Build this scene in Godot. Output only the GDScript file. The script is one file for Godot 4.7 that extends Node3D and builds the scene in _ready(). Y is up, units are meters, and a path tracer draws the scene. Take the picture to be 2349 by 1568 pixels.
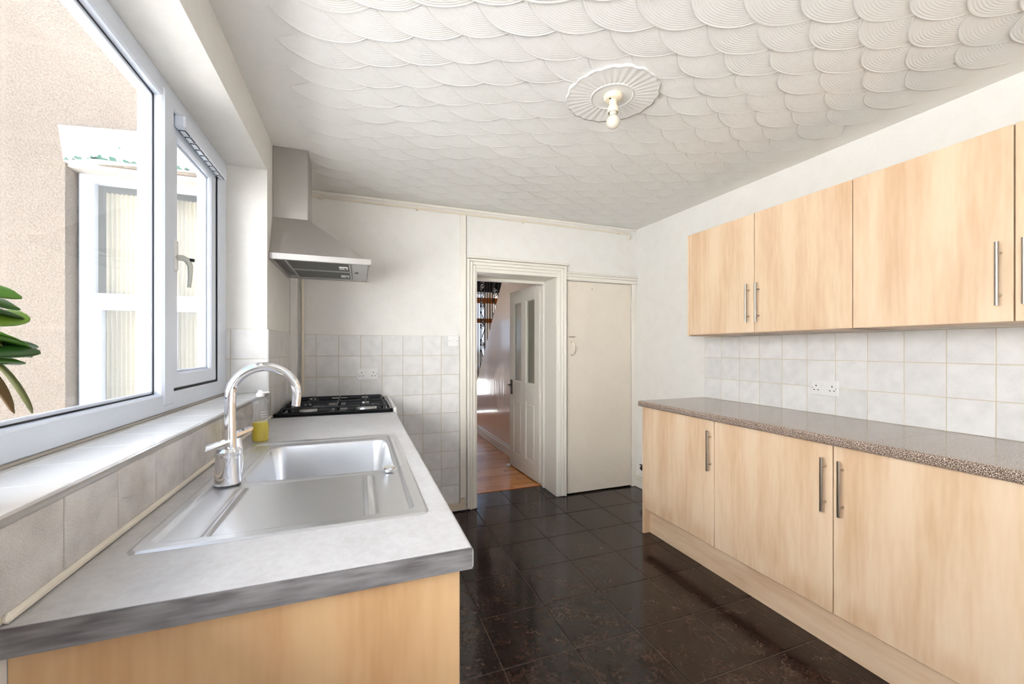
extends Node3D

var M := {}
var taken := {}
var rng := RandomNumberGenerator.new()

const CEIL := 2.40      # ceiling height at z = -0.8
const SLOPE := 0.0125   # the ceiling rises slightly towards the back wall
const XL := -0.45       # inner face of the window wall
const XR := 2.465       # inner face of the right wall
const ZB := -3.225      # inner face of the back wall
const ZR := 1.9         # inner face of the wall behind the camera


func _ready():
	rng.seed = 7
	setup_view()
	make_materials()
	build_shell()
	build_ceiling()
	build_floor()
	build_window()
	build_outside()
	build_doorway()
	build_hall()
	build_tiles()
	build_right_units()
	build_left_units()
	build_sink()
	build_cooker()
	build_hood()
	build_fittings()
	build_lamp()
	build_plant()


# ------------------------------------------------------------------ view, sky, light
func setup_view():
	var cam := Camera3D.new()
	cam.name = "camera"
	add_child(cam)
	cam.position = Vector3(0, 1.30, 0)
	cam.rotation.y = -0.357365
	var near := 0.05
	cam.projection = Camera3D.PROJECTION_FRUSTUM
	cam.near = near
	cam.far = 200.0
	cam.size = 2.0 * near * 784.0 / 936.0
	cam.frustum_offset = Vector2(0, near * 16.0 / 936.0)
	cam.current = true

	var env := Environment.new()
	var sky := Sky.new()
	var sm := ProceduralSkyMaterial.new()
	sm.sky_top_color = Color(0.76, 0.85, 1.0)
	sm.sky_horizon_color = Color(0.86, 0.92, 1.0)
	sm.ground_horizon_color = Color(0.5, 0.49, 0.47)
	sm.ground_bottom_color = Color(0.5, 0.49, 0.47)
	sm.sky_energy_multiplier = 1.0
	sky.sky_material = sm
	env.background_mode = Environment.BG_SKY
	env.sky = sky
	env.background_energy_multiplier = 1.5
	env.ambient_light_source = Environment.AMBIENT_SOURCE_DISABLED
	env.tonemap_mode = Environment.TONE_MAPPER_LINEAR
	env.tonemap_exposure = 1.2
	env.sdfgi_enabled = true
	env.ssao_enabled = true
	env.ssil_enabled = true
	var we := WorldEnvironment.new()
	we.name = "environment"
	we.environment = env
	add_child(we)


	# high sun over the kitchen roof: it lights the added white bounce wall across the yard
	var sun := DirectionalLight3D.new()
	sun.name = "sun"
	sun.light_color = Color(0.96, 0.98, 1.0)
	sun.light_energy = 23.0
	sun.light_angular_distance = 0.6
	sun.shadow_enabled = true
	sun.sky_mode = DirectionalLight3D.SKY_MODE_LIGHT_ONLY
	add_child(sun)
	sun.look_at_from_position(Vector3(0.70, 0.75, -0.06) * 20.0, Vector3.ZERO, Vector3.UP)


# ------------------------------------------------------------------ helpers: naming
func numbered(called: String) -> String:
	if not taken.has(called):
		taken[called] = 0
		return called
	taken[called] += 1
	return "%s_%03d" % [called, taken[called]]


func tag(o: Node3D, label: String, category: String, group := "", kind := ""):
	if label: o.set_meta("label", label)
	if category: o.set_meta("category", category)
	if group: o.set_meta("group", group)
	if kind: o.set_meta("kind", kind)
	return o


func thing(called: String, label: String, category: String, at := Vector3.ZERO, group := "") -> Node3D:
	var o := Node3D.new()
	o.name = numbered(called)
	add_child(o)
	o.position = at
	tag(o, label, category, group)
	return o


func struct(called: String, label := "", category := "") -> Node3D:
	var o := Node3D.new()
	o.name = called
	add_child(o)
	tag(o, label, category, "", "structure")
	return o


# a mesh whose vertices are in room coordinates, hung under its thing
func obj(called: String, st: SurfaceTool, m: Material, parent: Node3D = null, label := "") -> MeshInstance3D:
	var o := MeshInstance3D.new()
	o.mesh = st.commit()
	o.material_override = m
	if parent == null:
		o.name = numbered(called)
		add_child(o)
	else:
		o.name = called
		parent.add_child(o, true)
		var p: Node3D = parent
		var t := Vector3.ZERO
		while p != self:
			t += p.position
			p = p.get_parent()
		o.position = -t
	if label: o.set_meta("label", label)
	return o


func piece(called: String, mesh: Mesh, m: Material, parent: Node3D, at: Vector3, rot := Vector3.ZERO) -> MeshInstance3D:
	var o := MeshInstance3D.new()
	o.mesh = mesh
	o.material_override = m
	o.name = called
	parent.add_child(o, true)
	var t := Vector3.ZERO
	var p: Node3D = parent
	while p != self:
		t += p.position
		p = p.get_parent()
	o.position = at - t
	o.rotation = rot
	return o


# ------------------------------------------------------------------ helpers: shapes
func mb() -> SurfaceTool:
	var st := SurfaceTool.new()
	st.begin(Mesh.PRIMITIVE_TRIANGLES)
	return st


func tri(st: SurfaceTool, a: Vector3, b: Vector3, c: Vector3, n: Vector3):
	var g := (b - a).cross(c - a)
	st.set_normal(n)
	if g.dot(n) > 0.0:
		st.add_vertex(a); st.add_vertex(c); st.add_vertex(b)
	else:
		st.add_vertex(a); st.add_vertex(b); st.add_vertex(c)


func quad(st: SurfaceTool, a: Vector3, b: Vector3, c: Vector3, d: Vector3, n: Vector3):
	tri(st, a, b, c, n)
	tri(st, a, c, d, n)


# triangle with a normal at each corner
func tri3(st: SurfaceTool, p: Array, n: Array):
	var g: Vector3 = (p[1] - p[0]).cross(p[2] - p[0])
	var s: Vector3 = n[0] + n[1] + n[2]
	var order := [0, 2, 1] if g.dot(s) > 0.0 else [0, 1, 2]
	for k in order:
		st.set_normal(n[k])
		st.add_vertex(p[k])


func axis(a: int) -> Vector3:
	return [Vector3.RIGHT, Vector3.UP, Vector3.BACK][a]


# box with chamfered edges
func bx(st: SurfaceTool, lo: Vector3, hi: Vector3, ch := 0.0):
	var c := (lo + hi) / 2.0
	var h := (hi - lo) / 2.0
	ch = minf(ch, minf(h.x, minf(h.y, h.z)) * 0.95)
	for a in 3:
		var b := (a + 1) % 3
		var d := (a + 2) % 3
		for s in [-1.0, 1.0]:
			var f: Vector3 = c + axis(a) * h[a] * s
			var u := axis(b) * (h[b] - ch)
			var v := axis(d) * (h[d] - ch)
			quad(st, f - u - v, f + u - v, f + u + v, f - u + v, axis(a) * s)
			if ch > 0.0:
				for t in [-1.0, 1.0]:
					var w := axis(d) * (h[d] - ch)
					var p: Vector3 = c + axis(a) * h[a] * s + axis(b) * (h[b] - ch) * t
					var q: Vector3 = c + axis(a) * (h[a] - ch) * s + axis(b) * h[b] * t
					quad(st, p - w, p + w, q + w, q - w, (axis(a) * s + axis(b) * t).normalized())
	if ch > 0.0:
		for sx in [-1.0, 1.0]:
			for sy in [-1.0, 1.0]:
				for sz in [-1.0, 1.0]:
					var k := Vector3(sx, sy, sz)
					tri(st, c + Vector3(h.x, h.y - ch, h.z - ch) * k, c + Vector3(h.x - ch, h.y, h.z - ch) * k, c + Vector3(h.x - ch, h.y - ch, h.z) * k, k.normalized())


func box(lo: Vector3, hi: Vector3, ch := 0.0) -> SurfaceTool:
	var st := mb()
	bx(st, lo, hi, ch)
	return st


# a tube along points, with round caps left flat
func tube(st: SurfaceTool, pts: Array, r, sides := 12, closed := false):
	var n := pts.size()
	var up := Vector3.UP
	var d0: Vector3 = (pts[1] - pts[0]).normalized()
	if absf(d0.dot(up)) > 0.9: up = Vector3.RIGHT
	var side := d0.cross(up).normalized()
	var rings := []
	var norms := []
	for i in n:
		var d: Vector3
		if closed: d = (pts[(i + 1) % n] - pts[(i + n - 1) % n]).normalized()
		elif i == 0: d = d0
		elif i == n - 1: d = (pts[i] - pts[i - 1]).normalized()
		else: d = (pts[i + 1] - pts[i - 1]).normalized()
		side = (side - d * side.dot(d)).normalized()
		var o := d.cross(side)
		var rr: float = r[i] if r is Array else r
		var ring := []
		var nn := []
		for k in sides:
			var a := TAU * k / sides
			var e := side * cos(a) + o * sin(a)
			ring.append(pts[i] + e * rr)
			nn.append(e)
		rings.append(ring)
		norms.append(nn)
	var last := n if closed else n - 1
	for i in last:
		var j := (i + 1) % n
		for k in sides:
			var l := (k + 1) % sides
			tri3(st, [rings[i][k], rings[j][k], rings[j][l]], [norms[i][k], norms[j][k], norms[j][l]])
			tri3(st, [rings[i][k], rings[j][l], rings[i][l]], [norms[i][k], norms[j][l], norms[i][l]])
	if not closed:
		for e in [0, n - 1]:
			var d: Vector3 = (pts[0] - pts[1]).normalized() if e == 0 else (pts[n - 1] - pts[n - 2]).normalized()
			for k in range(1, sides - 1):
				tri(st, rings[e][0], rings[e][k], rings[e][k + 1], d)


func rod(a: Vector3, b: Vector3, r: float, sides := 14) -> SurfaceTool:
	var st := mb()
	tube(st, [a, b], r, sides)
	return st


# profile of (radius, height) turned round an upright axis through "at"; soft = smooth along the profile
func lathe(st: SurfaceTool, prof: Array, at: Vector3, seg := 24, soft := false, turn := Basis.IDENTITY):
	var pn := []
	for i in prof.size() - 1:
		var e: Vector2 = prof[i + 1] - prof[i]
		pn.append(Vector2(e.y, -e.x).normalized())
	for i in prof.size() - 1:
		var n0: Vector2 = pn[i]
		var n1: Vector2 = pn[i]
		if soft:
			if i > 0: n0 = (pn[i] + pn[i - 1]).normalized()
			if i < pn.size() - 1: n1 = (pn[i] + pn[i + 1]).normalized()
		for k in seg:
			var a := TAU * k / seg
			var b := TAU * (k + 1) / seg
			var p := []
			var q := []
			for w in [[i, a, n0], [i + 1, a, n1], [i + 1, b, n1], [i, b, n0]]:
				var v: Vector2 = prof[w[0]]
				var nn: Vector2 = w[2]
				p.append(at + turn * Vector3(v.x * cos(w[1]), v.y, v.x * sin(w[1])))
				q.append(turn * Vector3(nn.x * cos(w[1]), nn.y, nn.x * sin(w[1])))
			if prof[i + 1].x > 1e-6: tri3(st, [p[0], p[1], p[2]], [q[0], q[1], q[2]])
			if prof[i].x > 1e-6: tri3(st, [p[0], p[2], p[3]], [q[0], q[2], q[3]])


# outline in a plane, pushed along an axis (0 x, 1 y, 2 z); outline coordinates are the other two axes in order
func prism(st: SurfaceTool, poly: Array, ax: int, lo: float, hi: float):
	var b := (ax + 1) % 3
	var d := (ax + 2) % 3
	if b > d:
		var t := b; b = d; d = t
	var pts := PackedVector2Array(poly)
	var at := func(p: Vector2, h: float) -> Vector3: return axis(b) * p.x + axis(d) * p.y + axis(ax) * h
	var idx := Geometry2D.triangulate_polygon(pts)
	for i in range(0, idx.size(), 3):
		tri(st, at.call(pts[idx[i]], lo), at.call(pts[idx[i + 1]], lo), at.call(pts[idx[i + 2]], lo), -axis(ax))
		tri(st, at.call(pts[idx[i]], hi), at.call(pts[idx[i + 1]], hi), at.call(pts[idx[i + 2]], hi), axis(ax))
	var cw := Geometry2D.is_polygon_clockwise(pts)
	for i in pts.size():
		var p := pts[i]
		var q := pts[(i + 1) % pts.size()]
		var e := (q - p).normalized()
		var n2 := Vector2(-e.y, e.x) if cw else Vector2(e.y, -e.x)
		quad(st, at.call(p, lo), at.call(q, lo), at.call(q, hi), at.call(p, hi), axis(b) * n2.x + axis(d) * n2.y)


# frustum between two rectangles lying level
func frustum(st: SurfaceTool, y0: float, r0: Array, y1: float, r1: Array):
	var p := [Vector3(r0[0], y0, r0[2]), Vector3(r0[1], y0, r0[2]), Vector3(r0[1], y0, r0[3]), Vector3(r0[0], y0, r0[3])]
	var q := [Vector3(r1[0], y1, r1[2]), Vector3(r1[1], y1, r1[2]), Vector3(r1[1], y1, r1[3]), Vector3(r1[0], y1, r1[3])]
	var mid := Vector3.ZERO
	for k in 4: mid += (p[k] + q[k]) / 8.0
	for k in 4:
		var l := (k + 1) % 4
		var n: Vector3 = (p[l] - p[k]).cross(q[k] - p[k]).normalized()
		if n.dot((p[k] + p[l] + q[k] + q[l]) / 4.0 - mid) < 0.0: n = -n
		quad(st, p[k], p[l], q[l], q[k], n)
	quad(st, p[0], p[1], p[2], p[3], Vector3.DOWN)
	quad(st, q[0], q[1], q[2], q[3], Vector3.UP)


# ------------------------------------------------------------------ materials
func mat(c: Color, rough := 0.6, metal := 0.0) -> StandardMaterial3D:
	var m := StandardMaterial3D.new()
	m.albedo_color = c
	m.roughness = rough
	m.metallic = metal
	return m


func noise_layer(sd: int, freq: float, w: int, h: int, to_w: int, to_h: int, octaves := 4, kind := FastNoiseLite.TYPE_SIMPLEX_SMOOTH, fractal := FastNoiseLite.FRACTAL_FBM) -> PackedByteArray:
	var n := FastNoiseLite.new()
	n.seed = sd
	n.frequency = freq
	n.noise_type = kind
	n.fractal_type = fractal
	n.fractal_octaves = octaves
	var im := n.get_seamless_image(w, h, false, false, 0.12)
	im.convert(Image.FORMAT_L8)
	if to_w != w or to_h != h: im.resize(to_w, to_h, Image.INTERPOLATE_CUBIC)
	return im.get_data()


func tex_from(w: int, h: int, data: PackedByteArray, fmt := Image.FORMAT_RGB8) -> ImageTexture:
	return ImageTexture.create_from_image(Image.create_from_data(w, h, false, fmt, data))


# colours mixed along a list of [value, colour] stops
func ramp(stops: Array, t: float) -> Color:
	if t <= stops[0][0]: return stops[0][1]
	for i in range(1, stops.size()):
		if t <= stops[i][0]:
			return stops[i - 1][1].lerp(stops[i][1], (t - stops[i - 1][0]) / (stops[i][0] - stops[i - 1][0]))
	return stops[-1][1]


func ramp_tex(w: int, h: int, layers: Array, weights: Array, stops: Array) -> ImageTexture:
	var lut := PackedByteArray()
	for i in 256:
		var c := ramp(stops, i / 255.0)
		lut.append(int(c.r * 255)); lut.append(int(c.g * 255)); lut.append(int(c.b * 255))
	var d := PackedByteArray()
	d.resize(w * h * 3)
	for i in w * h:
		var v := 0.0
		for k in layers.size(): v += layers[k][i] * weights[k]
		var q := clampi(int(v), 0, 255) * 3
		d[i * 3] = lut[q]; d[i * 3 + 1] = lut[q + 1]; d[i * 3 + 2] = lut[q + 2]
	return tex_from(w, h, d)


func tri_map(m: StandardMaterial3D, per_metre: float, off := Vector3.ZERO, world := false) -> StandardMaterial3D:
	m.uv1_triplanar = true
	m.uv1_world_triplanar = world
	m.uv1_triplanar_sharpness = 8.0
	m.uv1_scale = Vector3.ONE * per_metre
	m.uv1_offset = off
	return m


func bump(m: StandardMaterial3D, data: PackedByteArray, w: int, h: int, cm: float):
	m.heightmap_enabled = true
	m.heightmap_texture = tex_from(w, h, data, Image.FORMAT_L8)
	m.heightmap_scale = cm
	return m


func make_materials():
	var S := 512
	var fine := noise_layer(11, 0.05, S, S, S, S, 4)
	var coarse := noise_layer(12, 0.008, S, S, S, S, 4)
	var speck := noise_layer(13, 0.22, S, S, S, S, 2)
	var streak_flat := noise_layer(24, 0.09, 64, S, S, S, 3)
	# maple: long streaks up the door, broad flames, a few flecks
	var streak := noise_layer(21, 0.06, S, 12, S, S, 3)
	var flame := noise_layer(22, 0.010, S, 72, S, S, 4)
	var fleck := noise_layer(23, 0.10, S, 64, S, S, 3)
	var stops := [[0.0, Color8(200, 162, 124)], [0.42, Color8(219, 187, 154)], [0.62, Color8(226, 198, 166)], [1.0, Color8(232, 208, 180)]]
	var maple := ramp_tex(S, S, [streak, flame, fleck], [0.17, 0.62, 0.23], stops)
	M.maple = tri_map(mat(Color(1, 1, 1), 0.38), 0.9)
	M.maple.albedo_texture = maple
	M.maple.uv1_offset = Vector3(0.13, 0.2, 0.31)
	var maple_image: Image = maple.get_image().duplicate()
	maple_image.rotate_90(CLOCKWISE)
	M.maple_flat = tri_map(mat(Color(1, 1, 1), 0.42), 0.9)
	M.maple_flat.albedo_texture = ImageTexture.create_from_image(maple_image)
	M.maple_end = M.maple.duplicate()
	M.maple_end.albedo_color = Color8(238, 220, 194)  # a more orange board; part of this darkening is shade put into the colour
	M.maple_edge = mat(Color8(196, 150, 100), 0.5)
	M.carcass = mat(Color8(226, 212, 190), 0.5)
	# painted plaster
	M.wall = tri_map(mat(Color8(240, 237, 232), 0.62), 1.5)
	M.wall.albedo_texture = ramp_tex(S, S, [coarse, fine], [0.6, 0.4], [[0.0, Color(0.97, 0.965, 0.958)], [0.5, Color(0.988, 0.986, 0.983)], [1.0, Color(1, 1, 1)]])
	bump(M.wall, fine, S, S, 0.02)
	M.ceiling = tri_map(mat(Color8(243, 241, 237), 0.7), 1.1)
	M.ceiling.albedo_texture = M.wall.albedo_texture
	M.reveal = mat(Color8(240, 238, 234), 0.5)
	M.gloss_white = mat(Color8(238, 232, 221), 0.28)
	M.cream_pipe = mat(Color8(232, 220, 200), 0.3)
	M.door_cream = tri_map(mat(Color8(232, 221, 206), 0.35), 0.8)
	M.door_cream.albedo_texture = M.wall.albedo_texture
	# white mottled tile, three shades of the same glaze
	var glaze := ramp_tex(S, S, [speck, coarse], [0.6, 0.4], [[0.0, Color8(212, 208, 205)], [0.35, Color8(229, 226, 223)], [0.6, Color8(239, 236, 233)], [1.0, Color8(246, 243, 240)]])
	M.tile = []
	for k in 4:
		var m: StandardMaterial3D = tri_map(mat(Color(1, 1, 1).darkened(0.012 * k), 0.16), 2.2, Vector3(0.23 * k, 0.41 * k, 0.17 * k))
		m.albedo_texture = glaze
		M.tile.append(m)
	M.grout = mat(Color8(204, 191, 168), 0.85)
	# upstand tiles: the same glaze with grey-brown mottling
	var mott := ramp_tex(S, S, [speck, coarse], [0.55, 0.45], [[0.0, Color8(168, 160, 155)], [0.45, Color8(196, 189, 184)], [1.0, Color8(224, 219, 214)]])
	M.tile_grey = tri_map(mat(Color(1, 1, 1), 0.07), 2.6)
	M.sill = mat(Color8(248, 247, 246), 0.1)
	M.tile_grey.albedo_texture = mott
	# floor tile: near black brown slate print with pale veins
	var vein := noise_layer(31, 0.014, S, S, S, S, 3)
	var vein2 := noise_layer(32, 0.02, S, S, S, S, 3)
	var d := PackedByteArray()
	d.resize(S * S * 3)
	for i in S * S:
		var base := 0.5 * coarse[i] / 255.0 + 0.5 * fine[i] / 255.0
		var e1 := (vein[i] - 128.0) / 2.6
		var e2 := (vein2[i] - 120.0) / 2.2
		var mask := clampf(base * 3.2 - 1.2, 0.0, 1.0)
		var v := 0.55 * exp(-e1 * e1) * mask + 0.5 * exp(-e2 * e2) * mask * mask
		var c := Color8(27, 18, 15).lerp(Color8(62, 45, 37), clampf(base * 2.0 - 0.5, 0, 1)).lerp(Color8(172, 156, 142), clampf(v, 0, 0.7))
		d[i * 3] = int(c.r * 255); d[i * 3 + 1] = int(c.g * 255); d[i * 3 + 2] = int(c.b * 255)
	var slate := tex_from(S, S, d)
	M.slate = []
	for k in 5:
		var m: StandardMaterial3D = tri_map(mat(Color(1, 1, 1), 0.13), 1.5, Vector3(0.31 * k, 0.0, 0.57 * k + 0.1))
		m.albedo_texture = slate
		bump(m, fine, S, S, 0.018)
		m.metallic_specular = 0.42
		M.slate.append(m)
	M.floor_grout = mat(Color8(74, 60, 48), 0.8)
	# worktops
	var crumb := noise_layer(41, 0.16, S, S, S, S, 2, FastNoiseLite.TYPE_CELLULAR, FastNoiseLite.FRACTAL_FBM)
	var crumb2 := noise_layer(42, 0.24, S, S, S, S, 3)
	M.granite = tri_map(mat(Color(1, 1, 1), 0.12), 2.4)
	M.granite.albedo_texture = ramp_tex(S, S, [crumb2, crumb], [0.75, 0.25], [[0.30, Color8(38, 28, 24)], [0.42, Color8(84, 66, 56)], [0.48, Color8(130, 108, 94)], [0.54, Color8(170, 148, 132)], [0.64, Color8(228, 212, 198)]])
	M.counter = tri_map(mat(Color(1, 1, 1), 0.4), 1.6)
	M.counter.albedo_texture = ramp_tex(S, S, [fine, coarse, speck], [0.4, 0.35, 0.25], [[0.2, Color8(191, 187, 187)], [0.5, Color8(201, 198, 198)], [0.8, Color8(210, 208, 208)]])
	M.counter_edge = tri_map(mat(Color8(142, 138, 138), 0.5), 1.6)
	M.counter_edge.albedo_texture = ramp_tex(S, S, [streak_flat, coarse], [0.6, 0.4], [[0.2, Color(0.62, 0.6, 0.6)], [0.5, Color(0.86, 0.85, 0.85)], [0.8, Color(1, 1, 1)]])
	# metals
	M.chrome = mat(Color8(235, 235, 238), 0.06, 1.0)
	M.nickel = mat(Color8(176, 166, 154), 0.3, 1.0)
	M.steel = tri_map(mat(Color8(222, 223, 226), 0.3, 1.0), 3.0)
	M.steel.roughness_texture = ramp_tex(S, S, [coarse, fine], [0.6, 0.4], [[0.2, Color(0.8, 0.8, 0.8)], [0.8, Color(1, 1, 1)]])
	M.steel.roughness = 0.42
	bump(M.steel, coarse, S, S, 0.01)
	M.brushed = mat(Color8(186, 182, 178), 0.36, 1.0)
	M.filter = tri_map(mat(Color8(120, 122, 120), 0.5, 0.8), 20.0)
	bump(M.filter, speck, S, S, 0.08)
	M.alu = mat(Color8(200, 200, 198), 0.35, 0.9)
	M.trim = mat(Color8(176, 170, 164), 0.28, 0.6)
	# plastics and the rest
	M.upvc = mat(Color8(230, 237, 249), 0.22)
	M.plastic = mat(Color8(240, 238, 236), 0.3)
	M.rubber = mat(Color8(24, 24, 26), 0.6)
	M.hole = mat(Color8(20, 18, 18), 0.8)
	M.black = mat(Color8(14, 14, 17), 0.12)
	M.iron = mat(Color8(22, 22, 24), 0.5)
	M.wrought = mat(Color8(70, 66, 66), 0.35, 0.6)
	M.sealant = mat(Color8(224, 214, 198), 0.5)
	M.glass = mat(Color(0.96, 0.98, 0.98, 0.04), 0.0)
	M.glass.transparency = BaseMaterial3D.TRANSPARENCY_ALPHA
	M.house_glass = M.glass.duplicate()
	M.house_glass.metallic_specular = 0.22
	M.glass.metallic_specular = 0.36
	M.frosted = mat(Color(0.62, 0.66, 0.56, 0.25), 0.24)
	M.frosted.transparency = BaseMaterial3D.TRANSPARENCY_ALPHA
	M.opal = mat(Color8(220, 214, 202), 0.15)
	M.opal.subsurf_scatter_enabled = true
	M.opal.subsurf_scatter_strength = 0.3
	M.bakelite = mat(Color8(236, 222, 196), 0.3)
	# outside
	var S2 := 1024
	var grit := noise_layer(51, 0.035, S2, S2, S2, S2, 4)
	M.render = tri_map(mat(Color8(154, 141, 129), 0.9), 1.7)
	M.render.albedo_texture = ramp_tex(S2, S2, [grit], [1.0], [[0.2, Color(0.90, 0.88, 0.85)], [0.5, Color(0.97, 0.965, 0.96)], [0.8, Color(1, 1, 1)]])
	bump(M.render, grit, S2, S2, 0.9)
	var flake := noise_layer(52, 0.02, S, S, S, S, 4)
	M.lintel = tri_map(mat(Color(1, 1, 1), 0.7), 1.6, Vector3(0.2, 0.35, 0))
	M.lintel.albedo_texture = ramp_tex(S, S, [flake], [1.0], [[0.10, Color8(108, 150, 130)], [0.12, Color8(112, 152, 134)], [0.13, Color8(246, 246, 244)], [1.0, Color8(250, 250, 248)]])
	M.green_paint = mat(Color8(70, 112, 94), 0.7)
	M.yard = mat(Color8(150, 146, 140), 0.9)
	M.blind = mat(Color8(226, 216, 190), 0.8)
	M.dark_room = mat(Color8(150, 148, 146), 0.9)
	# hall
	M.hall_gloss = tri_map(mat(Color8(214, 186, 170), 0.12), 1.0)
	M.hall_gloss.metallic_specular = 1.0
	M.hall_gloss.clearcoat_enabled = true
	M.hall_gloss.clearcoat = 1.0
	M.hall_gloss.clearcoat_roughness = 0.08
	var brush := noise_layer(61, 0.05, S, 16, S, S, 3)
	bump(M.hall_gloss, brush, S, S, 0.12)
	M.hall_wall = mat(Color8(236, 226, 216), 0.6)
	M.board = []
	for k in 4:
		var m: StandardMaterial3D = tri_map(mat([Color8(214, 142, 74), Color8(200, 126, 62), Color8(222, 154, 86), Color8(206, 134, 70)][k], 0.16), 1.2, Vector3(0.2 * k, 0.3 * k, 0.4 * k))
		m.albedo_texture = M.wall.albedo_texture
		M.board.append(m)
	M.orange_wood = mat(Color8(206, 120, 50), 0.3)
	M.navy = mat(Color8(24, 26, 42), 0.6)
	M.leaf = []
	for c in [Color8(60, 104, 28), Color8(84, 132, 36), Color8(42, 80, 30), Color8(118, 156, 48), Color8(84, 84, 30)]:
		var m := mat(c, 0.28)
		m.backlight_enabled = true
		m.backlight = Color(0.25, 0.35, 0.08)
		M.leaf.append(m)
	M.leaf_brown = mat(Color8(92, 66, 24), 0.4)
	M.stem = mat(Color8(96, 66, 36), 0.7)
	M.terracotta = mat(Color8(176, 96, 62), 0.8)
	M.soil = mat(Color8(48, 36, 28), 0.95)


# ------------------------------------------------------------------ room shell
func ceil_at(z: float) -> float:
	return CEIL + (-z - 0.8) * SLOPE


func build_shell():
	var hi := 2.6
	# window wall, with the window opening left open (z -2.43 .. 0.95, y 1.074 .. 2.222)
	var wl := struct("wall_left", "white plastered window wall with a deep tiled reveal", "wall")
	var st := mb()
	bx(st, Vector3(-0.75, 0, ZB - 0.33), Vector3(XL, hi, -2.43))
	bx(st, Vector3(-0.75, 0, 0.95), Vector3(XL, hi, ZR + 0.1))
	bx(st, Vector3(-0.75, 0, -2.43), Vector3(XL, 1.062, 0.95))
	bx(st, Vector3(-0.75, 2.228, -2.43), Vector3(XL, hi, 0.95))
	obj("plaster", st, M.wall, wl)
	# right wall
	var wr := struct("wall_right", "white plastered wall behind the maple cupboards", "wall")
	obj("plaster", box(Vector3(XR, 0, ZB - 0.33), Vector3(XR + 0.12, hi, ZR + 0.1)), M.wall, wr)
	# back wall with the doorway (x 0.885 .. 1.635, up to y 1.955) and the cupboard recess
	var wb := struct("wall_back", "white plastered end wall with a doorway to the hall", "wall")
	st = mb()
	bx(st, Vector3(XL - 0.3, 0, ZB - 0.33), Vector3(0.885, hi, ZB))
	bx(st, Vector3(0.885, 1.957, ZB - 0.33), Vector3(1.637, hi, ZB))
	bx(st, Vector3(1.637, 0, ZB - 0.33), Vector3(1.72, hi, ZB))
	bx(st, Vector3(1.72, 1.91, ZB - 0.33), Vector3(XR, hi, ZB))
	bx(st, Vector3(1.72, 0, ZB - 0.33), Vector3(XR, 1.91, ZB - 0.06))
	obj("plaster", st, M.wall, wb)
	# wall behind the camera, with glazed garden doors made wide for fill light
	var wk := struct("wall_rear", "white plastered wall round the glazed garden doors", "wall")
	st = mb()
	bx(st, Vector3(XL - 0.3, 0, ZR), Vector3(0.1, hi, ZR + 0.2))
	bx(st, Vector3(2.2, 0, ZR), Vector3(XR + 0.12, hi, ZR + 0.2))
	bx(st, Vector3(0.1, 2.15, ZR), Vector3(2.2, hi, ZR + 0.2))
	obj("plaster", st, M.wall, wk)
	var w2 := struct("door_4", "unseen white framed glazed garden doors in the rear wall, widened for fill light", "door")
	st = mb()
	for s in [[0.1, 0.19], [0.76, 0.84], [1.46, 1.54], [2.11, 2.2]]:
		bx(st, Vector3(s[0], 0.0, ZR + 0.08), Vector3(s[1], 2.15, ZR + 0.15), 0.006)
	for s in [[0.0, 0.12], [2.06, 2.15]]:
		bx(st, Vector3(0.1, s[0], ZR + 0.085), Vector3(2.2, s[1], ZR + 0.145), 0.006)
	obj("frame", st, M.upvc, w2)
	for s in [[0.19, 0.76], [0.84, 1.46], [1.54, 2.11]]:
		obj("pane", box(Vector3(s[0], 0.12, ZR + 0.11), Vector3(s[1], 2.06, ZR + 0.114)), M.glass, w2)


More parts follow.
